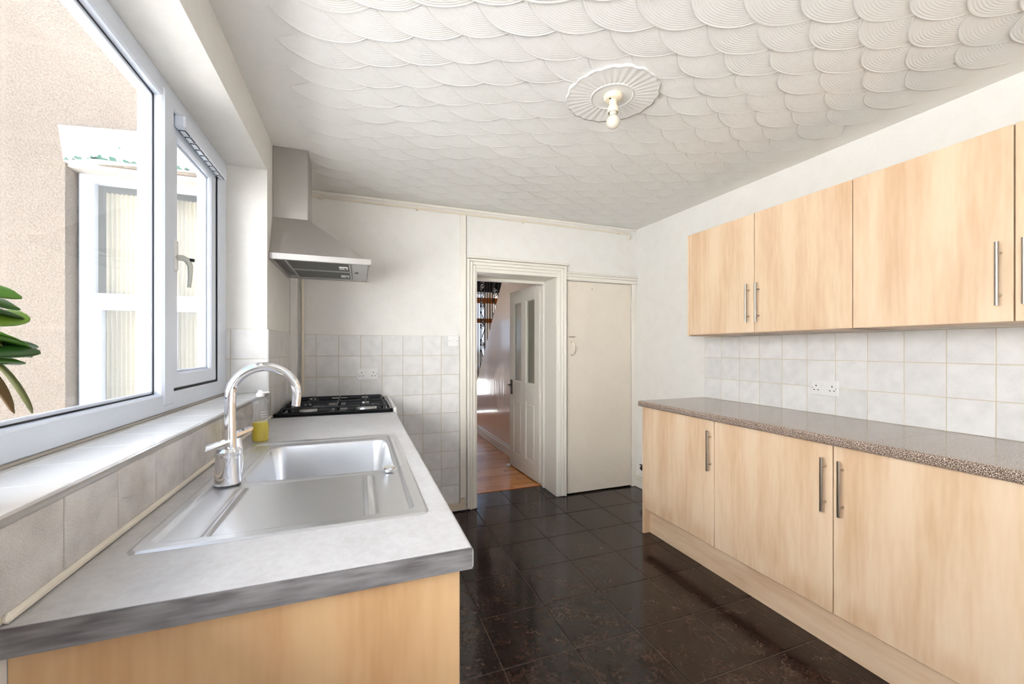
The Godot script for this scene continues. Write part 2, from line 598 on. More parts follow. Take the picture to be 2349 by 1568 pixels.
func build_ceiling():
	var c := struct("ceiling", "white artex ceiling combed in overlapping shells", "ceiling")
	c.position = Vector3(0, CEIL + -0.8 * SLOPE, 0)
	c.rotation.x = atan(SLOPE)
	var slab := MeshInstance3D.new()
	slab.mesh = box(Vector3(XL - 0.3, 0, ZB - 0.33), Vector3(XR + 0.12, 0.15, ZR + 0.2)).commit()
	slab.material_override = M.ceiling
	slab.name = "slab"
	c.add_child(slab)
	# combed shell: a fan that stands proud along its far, rounded edge and sinks under the next one
	var shells := []
	for variant in 3:
		shells.append(shell_mesh(variant))
	var spots := []
	for i in range(-22, 24):
		for j in range(-40, 60):
			var cusp := Vector2(0.041, -1.529) + Vector2(0.1525, 0.0676) * i + Vector2(0, 0.1455) * j
			var p := cusp + Vector2(0.1525, -0.005 + 0.197 - 0.0725)
			var apex := p.y - 0.197
			if p.x < XL + 0.225 or p.x > XR - 0.165 or apex > -0.35 or apex < ZB + 0.10: continue
			if Vector2(p.x, apex + 0.06).distance_to(Vector2(1.03, -1.515)) < 0.16: continue
			spots.append(p)
	spots.sort_custom(func(a, b): return a.y > b.y)
	var late := []
	for k in spots.size():
		var p: Vector2 = spots[k]
		var edge := minf(p.x - XL - 0.165, XR - 0.165 - p.x)
		var flat := clampf(0.35 + edge / 0.25, 0.35, 1.0)
		var t := Transform3D(Basis(Vector3.UP, 0.032 + rng.randf_range(-0.04, 0.04)).scaled_local(Vector3(1, flat * rng.randf_range(0.85, 1.1), 1)), Vector3(p.x + rng.randf_range(-0.004, 0.004), 0, p.y + rng.randf_range(-0.004, 0.004)))
		if k < 300:
			var o := MeshInstance3D.new()
			o.mesh = shells[k % 3]
			o.material_override = M.ceiling
			o.name = "plaster_shell"
			c.add_child(o, true)
			o.transform = t
		else:
			late.append(t)
	if late.size():
		var mm := MultiMesh.new()
		mm.transform_format = MultiMesh.TRANSFORM_3D
		mm.mesh = shells[0]
		mm.instance_count = late.size()
		for k in late.size(): mm.set_instance_transform(k, late[k])
		var mi := MultiMeshInstance3D.new()
		mi.multimesh = mm
		mi.material_override = M.ceiling
		mi.name = "far_plaster_shells"
		mi.set_meta("kind", "stuff")
		c.add_child(mi)
	# combed rose round the lamp
	var st := mb()
	var seg := 144
	var rs := []
	for k in 17: rs.append([0.02 + 0.004 * k, 0.0042 + 0.0009 * (k % 2)])
	rs.append([0.088, 0.0068])
	rs.append([0.0885, 0.0085])
	rs.append([0.091, 0.0075])
	rs.append([0.094, 0.004])
	for k in 13: rs.append([0.098 + 0.0078 * k, 0.004 + 0.0007 * (k % 2)])
	rs.append([0.1965, 0.0062])
	rs.append([0.199, 0.0])
	var grid := []
	for r in rs:
		var ring := []
		for k in seg:
			var a := TAU * k / seg
			var h: float = r[1]
			var rad: float = r[0]
			if rad < 0.198: h += 0.0065
			if rad > 0.093 and rad < 0.198: h += 0.0022 * (0.5 + 0.5 * sin(a * 36.0 + 3.0 * sin(a * 2.0)))
			if rad > 0.19: rad += 0.003 * sin(a * 18.0)
			ring.append(Vector3(1.03 + rad * cos(a), -h, -1.512 + rad * sin(a)))
		grid.append(ring)
	smooth_grid(st, grid, true, Vector3.DOWN)
	var rose := MeshInstance3D.new()
	rose.mesh = st.commit()
	rose.material_override = M.ceiling
	rose.name = "combed_rose"
	rose.set_meta("label", "round combed plaster rose with pleated rim")
	c.add_child(rose)


# surface through rows of points, with averaged normals that face "side"
func smooth_grid(st: SurfaceTool, g: Array, closed: bool, side: Vector3):
	var n := g.size()
	var m: int = g[0].size()
	var norms := []
	for i in n:
		var row := []
		for k in m:
			var a: Vector3 = g[mini(i + 1, n - 1)][k] - g[maxi(i - 1, 0)][k]
			var b: Vector3
			if closed: b = g[i][(k + 1) % m] - g[i][(k + m - 1) % m]
			else: b = g[i][mini(k + 1, m - 1)] - g[i][maxi(k - 1, 0)]
			var v := a.cross(b).normalized()
			if side != Vector3.ZERO and v.dot(side) < 0.0: v = -v
			row.append(v)
		norms.append(row)
	for i in n - 1:
		for k in (m if closed else m - 1):
			var l := (k + 1) % m
			tri3(st, [g[i][k], g[i + 1][k], g[i + 1][l]], [norms[i][k], norms[i + 1][k], norms[i + 1][l]])
			tri3(st, [g[i][k], g[i + 1][l], g[i][l]], [norms[i][k], norms[i + 1][l], norms[i][l]])


func shell_mesh(variant: int) -> Mesh:
	var R := 0.198
	var st := mb()
	var grid := []
	var nr := 57
	var e := 0.0098 + 0.0006 * variant
	for i in nr:
		var ring := []
		var d := 0.160 * (1.0 - float(i) / (nr - 1))   # distance in from the rounded edge
		var h := e * pow(1.0 - d / 0.160, 0.8) + 0.00115 * sin(TAU * d / 0.0086 + variant) * (0.35 + 0.65 * (1.0 - d / 0.16)) - 0.0008
		for k in 19:
			var a := lerpf(-0.93, 0.93, k / 18.0)
			var wob := 0.0012 * sin(a * 7.0 + variant * 2.0)
			var side := 1.0 - 0.7 * pow(sin(a) / 0.8, 2.0)
			ring.append(Vector3(sin(a) * (R - d + wob), -((h + 0.0008) * side - 0.0008), -cos(a) * (R - d + wob)))
		grid.append(ring)
	smooth_grid(st, grid, false, Vector3.DOWN)
	# rolled lip of plaster pushed up along the edge
	var lip := []
	for w in [[0.0, 0.0], [0.0018, 0.0018], [0.0032, -0.0008], [0.0036, -0.0100]]:
		var ring := []
		for k in 19:
			var a := lerpf(-0.93, 0.93, k / 18.0)
			var wob := 0.0012 * sin(a * 7.0 + variant * 2.0)
			var side := 1.0 - 0.7 * pow(sin(a) / 0.8, 2.0)
			ring.append(Vector3(sin(a) * (R + w[0] + wob), -(e * side + w[1] - 0.0008), -cos(a) * (R + w[0] + wob)))
		lip.append(ring)
	smooth_grid(st, lip, false, Vector3.DOWN)
	return st.commit()


func build_floor():
	var f := struct("floor", "glossy dark brown slate-effect tiled floor", "floor")
	obj("screed", box(Vector3(XL - 0.3, -0.15, -3.555), Vector3(XR + 0.12, -0.0025, ZR + 0.2)), M.floor_grout, f)
	var p := 0.3285
	var mesh := box(Vector3(-p / 2 + 0.0022, -0.012, -p / 2 + 0.0022), Vector3(p / 2 - 0.0022, 0, p / 2 - 0.0022), 0.0018).commit()
	for i in range(-3, 6):
		for j in range(-6, 6):
			var x := 0.5475 + p * i + p / 2
			var z := -1.565 - p * j - p / 2
			if x - p / 2 < XL - 0.05 or z > ZR: continue
			var hx := minf(x + p / 2, XR) - (x - p / 2)
			var lo_z := maxf(z - p / 2, -3.55)
			if hx < 0.03 or z + p / 2 - lo_z < 0.02: continue
			var m: Mesh = mesh
			if hx < p - 0.001 or z - p / 2 < -3.55:
				m = box(Vector3(-p / 2 + 0.0022, -0.012, lo_z - z + 0.0022), Vector3(-p / 2 + hx - 0.0022, 0, p / 2 - 0.0022), 0.0018).commit()
			var o := piece("floor_tile", m, M.slate[rng.randi() % 5], f, Vector3(x, rng.randf_range(-0.0004, 0.0002), z))
			o.rotation.y = 0.0


# ------------------------------------------------------------------ kitchen window
func build_window():
	var w := struct("window_1", "white plastic framed kitchen window over the sink", "window")
	var xo := -0.70
	var xi := -0.628
	var z0 := -2.43
	var z1 := 0.95
	var st := mb()
	bx(st, Vector3(xo, 1.078, z0), Vector3(xi, 1.146, z1), 0.006)              # bottom rail
	bx(st, Vector3(xo, 2.163, z0), Vector3(xi, 2.232, z1), 0.006)              # head
	bx(st, Vector3(xo, 1.078, z0), Vector3(xi - 0.001, 2.232, z0 + 0.11), 0.006)       # far jamb
	bx(st, Vector3(xo, 1.078, z1 - 0.08), Vector3(xi - 0.001, 2.232, z1), 0.006)
	obj("frame", st, M.upvc, w)
	obj("mullion", box(Vector3(xo, 1.10, -1.802), Vector3(xi + 0.004, 2.20, -1.716), 0.008), M.upvc, w)
	# glazing beads and seal of the fixed light
	st = mb()
	var fz := [-1.716, z1 - 0.08]
	var xb := xi - 0.026
	for s in [[1.146, 1.158], [2.151, 2.163]]:
		bx(st, Vector3(xb - 0.012, s[0], fz[0]), Vector3(xb, s[1], fz[1]), 0.002)
	for s in [[fz[0], fz[0] + 0.012], [fz[1] - 0.012, fz[1]]]:
		bx(st, Vector3(xb - 0.012, 1.146, s[0]), Vector3(xb, 2.163, s[1]), 0.002)
	obj("glazing_bead", st, M.upvc, w)
	st = mb()
	for s in [[1.146, 1.150], [2.159, 2.163]]:
		bx(st, Vector3(xi - 0.030, s[0], fz[0]), Vector3(xi - 0.024, s[1], fz[1]))
	for s in [[fz[0], fz[0] + 0.004]]:
		bx(st, Vector3(xi - 0.030, 1.146, s[0]), Vector3(xi - 0.024, 2.163, s[1]))
	obj("rubber_seal", st, M.rubber, w)
	obj("pane", box(Vector3(xb - 0.010, 1.15, fz[0] + 0.004), Vector3(xb - 0.006, 2.16, fz[1] - 0.004)), M.glass, w, "large fixed pane of clear glass")
	# opening casement
	var sash := Node3D.new()
	sash.name = "casement"
	w.add_child(sash)
	var a := -1.802
	var b := -2.318
	var y0 := 1.150
	var y1 := 2.160
	var xs := xi - 0.012
	st = mb()
	bx(st, Vector3(xo + 0.004, y0, b + 0.003), Vector3(xs, y0 + 0.062, a - 0.002), 0.007)
	bx(st, Vector3(xo + 0.004, y1 - 0.072, b + 0.003), Vector3(xs, y1, a - 0.002), 0.007)
	bx(st, Vector3(xo + 0.004, y0, b + 0.003), Vector3(xs - 0.0005, y1, b + 0.075), 0.007)
	bx(st, Vector3(xo + 0.004, y0, a - 0.075), Vector3(xs - 0.0005, y1, a - 0.002), 0.007)
	obj("sash_frame", st, M.upvc, sash)
	st = mb()
	for s in [[y0 - 0.004, y0 + 0.003], [y1 - 0.002, y1 + 0.004]]:
		bx(st, Vector3(xs - 0.02, s[0], b - 0.006), Vector3(xs + 0.002, s[1], a))
	bx(st, Vector3(xs - 0.02, y0, b - 0.006), Vector3(xs + 0.003, y1, b + 0.004))
	obj("rubber_seal", st, M.rubber, sash)
	st = mb()
	for s in [[y0 + 0.062, y0 + 0.070], [y1 - 0.080, y1 - 0.072]]:
		bx(st, Vector3(xs - 0.032, s[0], b + 0.075), Vector3(xs - 0.018, s[1], a - 0.075), 0.002)
	for s in [[b + 0.075, b + 0.084], [a - 0.084, a - 0.075]]:
		bx(st, Vector3(xs - 0.032, y0 + 0.062, s[0]), Vector3(xs - 0.018, y1 - 0.072, s[1]), 0.002)
	obj("glazing_bead", st, M.upvc, sash)
	obj("pane", box(Vector3(xs - 0.028, y0 + 0.062, b + 0.078), Vector3(xs - 0.024, y1 - 0.072, a - 0.078)), M.glass, sash)
	# espagnolette handle on the near stile
	var h := Node3D.new()
	h.name = "window_handle"
	w.add_child(h)
	var hz := a - 0.030
	obj("back_plate", box(Vector3(xs, 1.585, hz - 0.013), Vector3(xs + 0.014, 1.70, hz + 0.013), 0.005), M.plastic, h)
	st = mb()
	tube(st, [Vector3(xs + 0.01, 1.635, hz), Vector3(xs + 0.028, 1.635, hz), Vector3(xs + 0.040, 1.630, hz - 0.010), Vector3(xs + 0.046, 1.610, hz - 0.020), Vector3(xs + 0.044, 1.570, hz - 0.026), Vector3(xs + 0.040, 1.530, hz - 0.028)], [0.011, 0.011, 0.011, 0.009, 0.007, 0.006], 10)
	obj("lever", st, mat(Color8(196, 196, 186), 0.3), h)
	obj("lock_button", rod(Vector3(xs + 0.034, 1.632, hz - 0.008), Vector3(xs + 0.062, 1.630, hz - 0.012), 0.006, 10), M.rubber, h)
	# trickle vent
	var v := Node3D.new()
	v.name = "trickle_vent"
	w.add_child(v)
	var vx := xi + 0.004
	obj("vent_body", box(Vector3(xs, 2.116, -2.345), Vector3(vx + 0.020, 2.165, -1.835), 0.006), M.upvc, v)
	for k in 9:
		var zz := -2.325 + 0.053 * k
		obj("vent_slot", box(Vector3(vx - 0.008, 2.1145, zz), Vector3(vx + 0.014, 2.117, zz + 0.043)), M.hole, v)
		obj("vent_slat", box(Vector3(vx - 0.005, 2.112, zz + 0.003), Vector3(vx + 0.011, 2.1155, zz + 0.040), 0.001), M.upvc, v)
	# sealant along the sill
	obj("sealant", box(Vector3(xi - 0.01, 1.0735, z0), Vector3(xi + 0.006, 1.081, z1), 0.003), mat(Color8(176, 168, 158), 0.6), w)


# ------------------------------------------------------------------ outside the window
func build_outside():
	var zw := -3.40
	var wall := thing("house_wall", "cream roughcast house wall seen through the kitchen window", "wall", Vector3(-2.5, 0, zw))
	var st := mb()
	var ox0 := -1.742
	var ox1 := -0.86
	var oy0 := 0.70
	var oy1 := 2.49
	bx(st, Vector3(-7.0, -0.2, zw - 0.35), Vector3(ox0, 6.0, zw))
	bx(st, Vector3(ox1, -0.2, zw - 0.35), Vector3(-0.752, 6.0, zw))
	bx(st, Vector3(ox0, -0.2, zw - 0.35), Vector3(ox1, oy0, zw))
	bx(st, Vector3(ox0, oy1, zw - 0.35), Vector3(ox1, 6.0, zw))
	obj("roughcast", st, M.render, wall)
	# painted lintel with flaking paint
	st = mb()
	prism(st, [Vector2(-1.765, 2.700), Vector2(-1.35, 2.733), Vector2(-0.80, 2.71), Vector2(-0.80, 2.515), Vector2(-1.35, 2.508), Vector2(-1.738, 2.478)], 2, zw - 0.3, zw + 0.022)
	obj("lintel", st, M.lintel, wall, "white painted lintel flaking to green")
	st = mb()
	for k in 46:
		var x := -1.72 + 0.019 * k + rng.randf_range(-0.012, 0.012)
		var y := 2.481 + 0.088 * clampf((x + 1.738) / 0.4, 0.0, 0.36)
		var r := rng.randf_range(0.003, 0.012) if k % 3 else rng.randf_range(0.014, 0.026)
		if k % 9 == 4: y += rng.randf_range(0.06, 0.17)
		var poly := []
		for q in 13:
			var an := TAU * q / 13.0
			var rr_ := r * rng.randf_range(0.35, 1.25)
			poly.append(Vector2(x + cos(an) * rr_ * 1.2, maxf(y + 0.001 + 0.0001 * q, y + r * 0.45 + sin(an) * rr_)))
		if Geometry2D.triangulate_polygon(PackedVector2Array(poly)).size() == 0: continue
		prism(st, poly, 2, zw + 0.0215, zw + 0.0228)
	obj("bare_paint", st, M.green_paint, wall, "patches of old green paint")
	# window in that wall
	var zf := zw - 0.10
	var win := Node3D.new()
	win.name = "window_frame"
	wall.add_child(win)
	win.position = Vector3.ZERO
	st = mb()
	bx(st, Vector3(ox0 + 0.012, oy0, zf - 0.06), Vector3(-1.65, 2.458, zf), 0.008)
	bx(st, Vector3(-0.94, oy0, zf - 0.06), Vector3(ox1, 2.458, zf), 0.008)
	bx(st, Vector3(ox0 + 0.012, 2.402, zf - 0.058), Vector3(ox1, 2.459, zf - 0.001), 0.008)
	bx(st, Vector3(ox0 + 0.012, oy0, zf - 0.058), Vector3(ox1, 0.80, zf - 0.001), 0.008)
	bx(st, Vector3(ox0 + 0.012, 1.605, zf - 0.058), Vector3(ox1, 1.672, zf - 0.001), 0.008)
	bx(st, Vector3(-1.375, oy0, zf - 0.057), Vector3(-1.255, 2.458, zf - 0.002), 0.008)
	obj("fixed_frame", st, M.upvc, win)
	st = mb()
	for r in [[-1.662, -1.37], [-1.26, -0.93]]:
		bx(st, Vector3(r[0], 0.79, zf - 0.05), Vector3(r[0] + 0.055, 1.615, zf + 0.012), 0.006)
		bx(st, Vector3(r[1] - 0.055, 0.79, zf - 0.05), Vector3(r[1], 1.615, zf + 0.012), 0.006)
		bx(st, Vector3(r[0], 1.56, zf - 0.05), Vector3(r[1], 1.616, zf + 0.011), 0.006)
		bx(st, Vector3(r[0], 0.79, zf - 0.05), Vector3(r[1], 0.85, zf + 0.011), 0.006)
	obj("lower_sash", st, M.upvc, win)
	for r in [[-1.65, -1.375], [-1.255, -0.94]]:
		obj("pane", box(Vector3(r[0], 1.672, zf - 0.034), Vector3(r[1], 2.402, zf - 0.030)), M.house_glass, win)
		obj("pane", box(Vector3(r[0] + 0.04, 0.85, zf - 0.024), Vector3(r[1] - 0.04, 1.56, zf - 0.020)), M.house_glass, win)
	# room behind it: back panel and pleated blind
	obj("soffit_board", box(Vector3(ox0, 2.459, zf - 0.06), Vector3(ox1, 2.492, zw - 0.02), 0.004), mat(Color8(206, 196, 184), 0.8), wall)
	st = mb()
	bx(st, Vector3(ox0 - 0.5, 0.2, zw - 1.55), Vector3(ox1 + 0.1, 2.9, zw - 1.50))
	bx(st, Vector3(ox0 - 0.55, 0.2, zw - 1.55), Vector3(ox0 - 0.5, 2.9, zw - 0.30))
	bx(st, Vector3(ox1 + 0.05, 0.2, zw - 1.55), Vector3(ox1 + 0.1, 2.9, zw - 0.30))
	bx(st, Vector3(ox0 - 0.55, 2.9, zw - 1.55), Vector3(ox1 + 0.1, 2.95, zw - 0.30))
	bx(st, Vector3(ox0 - 0.55, 0.15, zw - 1.55), Vector3(ox1 + 0.1, 0.2, zw - 0.30))
	obj("room_lining", st, M.dark_room, wall)
	st = mb()
	var pts := []
	var lows := []
	for k in 241:
		var x := -1.675 + 0.735 * k / 240.0
		var zz := zw - 0.30 + 0.015 * sin(TAU * x / 0.027)
		pts.append(Vector3(x, 2.40, zz))
		lows.append(Vector3(x, 0.72, zz))
	smooth_grid(st, [pts, lows], false, Vector3.BACK)
	tag(obj("pleated_curtain", st, M.blind), "cream pleated curtain behind the glass of the house window opposite", "curtain")
	# unseen white wall added across the yard to bounce sunlight indoors
	tag(obj("added_bounce_wall", box(Vector3(-3.7, -0.195, -0.8), Vector3(-3.5, 4.2, 8.5), 0.02), mat(Color8(244, 242, 238), 0.9)), "unseen white wall added across the side yard to bounce sunlight indoors", "wall")
	# yard ground, added out of view to bounce light
	obj("concrete", box(Vector3(-14, -0.3, -3.4), Vector3(-0.75, -0.2, 12)), M.yard, struct("floor_added_yard", "unseen grey concrete side yard added outside the kitchen window for bounced light", "ground"))
	obj("paving", box(Vector3(-3, -0.3, -18), Vector3(6, -0.12, -8.36)), mat(Color8(206, 202, 196), 0.9), struct("floor_added_path", "unseen pale paving added outside the front door to brighten the hall", "paving"))  # added ground, throws sunlight in through the front door
	obj("paving", box(Vector3(-0.74, -0.3, ZR + 0.2), Vector3(9, -0.12, 14)), mat(Color8(140, 137, 132), 0.9), struct("floor_added_terrace", "unseen paved terrace added outside the garden doors to bounce sunlight indoors", "paving"))  # added ground, bounces sunlight up to the ceiling and back wall


# ------------------------------------------------------------------ doorway, cupboard, back-wall joinery
func build_doorway():
	# lining of the doorway
	var l := struct("trim_1", "cream painted door lining and moulded architrave", "door frame")
	var st := mb()
	bx(st, Vector3(0.87, 0, -3.555), Vector3(0.90, 1.9295, ZB - 0.003), 0.002)
	bx(st, Vector3(1.622, 0, -3.555), Vector3(1.652, 1.9295, ZB - 0.003), 0.002)
	bx(st, Vector3(0.87, 1.93, -3.555), Vector3(1.652, 1.965, ZB - 0.002), 0.003)
	obj("lining", st, M.gloss_white, l)
	st = mb()
	bx(st, Vector3(0.90, 0, -3.52), Vector3(0.913, 1.904, -3.475), 0.002)
	bx(st, Vector3(0.90, 1.905, -3.52), Vector3(1.622, 1.931, -3.475), 0.003)
	bx(st, Vector3(1.609, 0, -3.50), Vector3(1.622, 1.904, -3.475), 0.002)
	obj("door_stop", st, M.gloss_white, l)
	# moulded architrave: three stepped members each side and over the top
	var steps := [[0.0, 0.026, 0.012], [0.026, 0.052, 0.020], [0.052, 0.074, 0.029]]   # offset from opening, end, projection
	for s in steps:
		st = mb()
		bx(st, Vector3(0.885 - s[1], 0.0 if s[0] < 0.05 else 0.012, ZB), Vector3(0.885 - s[0], 1.957 + s[1], ZB + s[2]), 0.005)
		bx(st, Vector3(1.637 + s[0], 0.005, ZB), Vector3(1.637 + s[1], 1.957 + s[1], ZB + s[2]), 0.005)
		bx(st, Vector3(0.885 - s[0], 1.957 + s[0], ZB), Vector3(1.637 + s[0], 1.957 + s[1], ZB + s[2] - 0.0006), 0.005)
		obj("architrave", st, M.gloss_white, l)
	# thin capping over the architrave
	var t2 := struct("trim_2", "thin cream capping above the doorway", "trim")
	obj("capping", box(Vector3(0.81, 2.034, ZB), Vector3(1.735, 2.052, ZB + 0.034), 0.004), M.gloss_white, t2)
	# upright batten left of the doorway
	var t3 := struct("trim_3", "white upright boxing left of the doorway", "trim")
	obj("batten", box(Vector3(0.755, 0.105, ZB), Vector3(0.806, 2.402, ZB + 0.016), 0.004), M.gloss_white, t3)
	obj("open_joint", box(Vector3(0.806, 2.06, ZB), Vector3(0.8105, 2.40, ZB + 0.002)), M.hole, t3)
	# rail over the cupboard
	var t4 := struct("trim_4", "moulded cream rail above the cupboard door", "trim")
	st = mb()
	bx(st, Vector3(1.711, 1.912, ZB), Vector3(XR, 1.945, ZB + 0.014), 0.004)
	bx(st, Vector3(1.711, 1.944, ZB), Vector3(XR, 1.966, ZB + 0.024), 0.005)
	bx(st, Vector3(1.711, 1.965, ZB), Vector3(XR, 1.982, ZB + 0.034), 0.005)
	obj("rail", st, M.gloss_white, t4)
	# batten under the ceiling along the back wall
	var t5 := struct("trim_5", "cream batten along the top of the back wall", "trim")
	obj("batten", box(Vector3(-0.40, 2.410, ZB), Vector3(XR, 2.4295, ZB + 0.020), 0.005), M.gloss_white, t5)
	var t6 := struct("trim_6", "cream stile beside the cupboard hinges", "trim")
	obj("stile", box(Vector3(2.414, 0.0, ZB - 0.06), Vector3(XR, 1.912, ZB + 0.004), 0.003), M.gloss_white, t6)
	# chase boxing in the window corner
	var t7 := struct("trim_7", "cream pipe boxing in the corner behind the cooker", "trim")
	obj("boxing", box(Vector3(XL, 0.0, ZB), Vector3(-0.405, 2.41, ZB + 0.07), 0.004), M.wall, t7)
	# cupboard door
	var d := struct("door_2", "flat cream painted cupboard door beside the doorway", "door")
	d.position = Vector3(1.72, 0, ZB)
	obj("leaf", box(Vector3(1.729, 0.012, ZB - 0.04), Vector3(2.410, 1.906, ZB - 0.002), 0.003), M.door_cream, d)
	for y in [0.335, 1.615]:
		var hg := obj("hinge", rod(Vector3(2.412, y - 0.045, ZB + 0.004), Vector3(2.412, y + 0.045, ZB + 0.004), 0.007, 10), M.gloss_white, d)
		st = mb()
		bx(st, Vector3(2.414, y - 0.04, ZB + 0.004), Vector3(2.440, y + 0.04, ZB + 0.0065), 0.001)
		obj("hinge_flap", st, M.gloss_white, hg)
	st = mb()
	var bow := []
	for k in 13:
		var a := PI * k / 12.0
		bow.append(Vector3(1.768 + 0.018 * sin(a), 1.303 + 0.056 * cos(a), ZB + 0.004 + 0.022 * sin(a)))
	tube(st, bow, 0.007, 10)
	var pull := obj("pull_handle", st, M.cream_pipe, d)
	for y in [1.247, 1.359]:
		obj("screw", rod(Vector3(1.768, y, ZB), Vector3(1.768, y, ZB + 0.014), 0.004, 8), M.hole, pull)
	# chain latch
	var latch := obj("latch_plate", box(Vector3(1.728, 1.402, ZB - 0.002), Vector3(1.748, 1.422, ZB + 0.006), 0.002), M.cream_pipe, d)
	for k in 6:
		var ring := []
		for q in 10:
			var a := TAU * q / 10.0
			var e := Vector3(cos(a) * 0.0065, sin(a) * 0.004, 0) if k % 2 == 0 else Vector3(cos(a) * 0.0065, 0, sin(a) * 0.004)
			ring.append(Vector3(1.752 + 0.0095 * k, 1.411 - 0.004 * sin(k * 0.6), ZB + 0.006) + e)
		st = mb()
		tube(st, ring, 0.0014, 6, true)
		obj("chain_link", st, M.nickel, latch)
	obj("screw", rod(Vector3(1.985, 1.845, ZB - 0.003), Vector3(1.985, 1.845, ZB), 0.004, 8), M.hole, d)
	# skirting beside the cupboard
	var b := struct("baseboard_right", "short white skirting at the foot of the right wall", "skirting")
	obj("board", box(Vector3(XR - 0.016, 0, -3.22), Vector3(XR, 0.075, -2.41), 0.004), M.gloss_white, b)
	# plinth of old plaster under the tiles
	var b2 := struct("baseboard_back", "chipped cream plaster band under the back wall tiles", "skirting")
	st = mb()
	var poly := [Vector2(-0.2, 0.0)]
	for k in 24: poly.append(Vector2(-0.2 + 1.0 * k / 23.0, 0.0))
	poly = [Vector2(0.20, 0.062), Vector2(0.20, 0.0)]
	for k in 20: poly.append(Vector2(0.22 + 0.58 * k / 19.0, 0.004 + rng.randf_range(0.0, 0.012)))
	poly.append(Vector2(0.806, 0.05))
	poly.append(Vector2(0.79, 0.095))
	poly.append(Vector2(0.757, 0.10))
	poly.append(Vector2(0.75, 0.058))
	for k in 14: poly.append(Vector2(0.73 - 0.51 * k / 13.0, 0.058 + rng.randf_range(0.0, 0.006)))
	prism(st, poly, 2, ZB, ZB + 0.020)
	obj("plaster_band", st, mat(Color8(216, 200, 178), 0.8), b2)
	# panelled hall door standing open
	var leaf := struct("door_1", "white panelled hall door standing open with two glazed lights", "door")
	leaf.position = Vector3(1.607, 0, -3.560)
	leaf.rotation.y = PI / 2.0 + 0.04
	leaf_parts(leaf)


func lbox(called: String, lo: Vector3, hi: Vector3, ch: float, m: Material, parent: Node3D) -> MeshInstance3D:
	var o := MeshInstance3D.new()
	o.mesh = box(lo, hi, ch).commit()
	o.material_override = m
	o.name = called
	parent.add_child(o, true)
	return o


# local x runs from the hinge edge (0) to the lock edge (0.735); local -z... front face looks along +z
func leaf_parts(d: Node3D):
	var W := 0.735
	var T := 0.036
	var y0 := 0.012
	var y1 := 1.925
	var cols := [[0.105, 0.315], [0.425, 0.632]]
	var w: Material = M.gloss_white
	for s in [[0.0, 0.105], [0.315, 0.425], [0.632, W]]:
		lbox("stile", Vector3(s[0], y0, 0), Vector3(s[1], y1, T), 0.002, w, d)
	for c in cols:
		for r in [[y0, 0.175], [0.765, 0.945], [1.80, y1]]:
			lbox("rail", Vector3(c[0], r[0], 0.0004), Vector3(c[1], r[1], T - 0.0004), 0.0, w, d)
		# raised lower panel
		var p := lbox("panel", Vector3(c[0], 0.175, 0.012), Vector3(c[1], 0.765, T - 0.014), 0.0, w, d)
		var f := MeshInstance3D.new()
		var st := mb()
		bx(st, Vector3(c[0] + 0.028, 0.203, 0.006), Vector3(c[1] - 0.028, 0.737, T - 0.006), 0.007)
		f.mesh = st.commit()
		f.material_override = w
		f.name = "raised_field"
		p.add_child(f)
		var g := lbox("pane", Vector3(c[0], 0.945, 0.016), Vector3(c[1], 1.80, 0.020), 0.0, M.frosted, d)
		for e in [[c[0], 0.945, c[0] + 0.012, 1.80], [c[1] - 0.012, 0.945, c[1], 1.80], [c[0], 0.945, c[1], 0.957], [c[0], 1.788, c[1], 1.80]]:
			lbox("bead", Vector3(e[0], e[1], 0.004), Vector3(e[2], e[3], T - 0.004), 0.003, w, g)
	var dark := mat(Color8(52, 36, 30), 0.35, 0.7)
	for f in [[T, T + 0.007, 1.0], [-0.007, 0.0, -1.0]]:
		var h := lbox("handle_plate", Vector3(W - 0.075, 0.80, f[0]), Vector3(W - 0.035, 0.96, f[1]), 0.002, dark, d)
		var z: float = T if f[2] > 0.0 else 0.0
		var q: float = f[2]
		var lev := MeshInstance3D.new()
		var st2 := mb()
		tube(st2, [Vector3(W - 0.055, 0.905, z + q * 0.005), Vector3(W - 0.055, 0.905, z + q * 0.045), Vector3(W - 0.065, 0.905, z + q * 0.052), Vector3(W - 0.155, 0.900, z + q * 0.050)], [0.008, 0.008, 0.008, 0.006], 8)
		lev.mesh = st2.commit()
		lev.material_override = dark
		lev.name = "lever"
		h.add_child(lev)


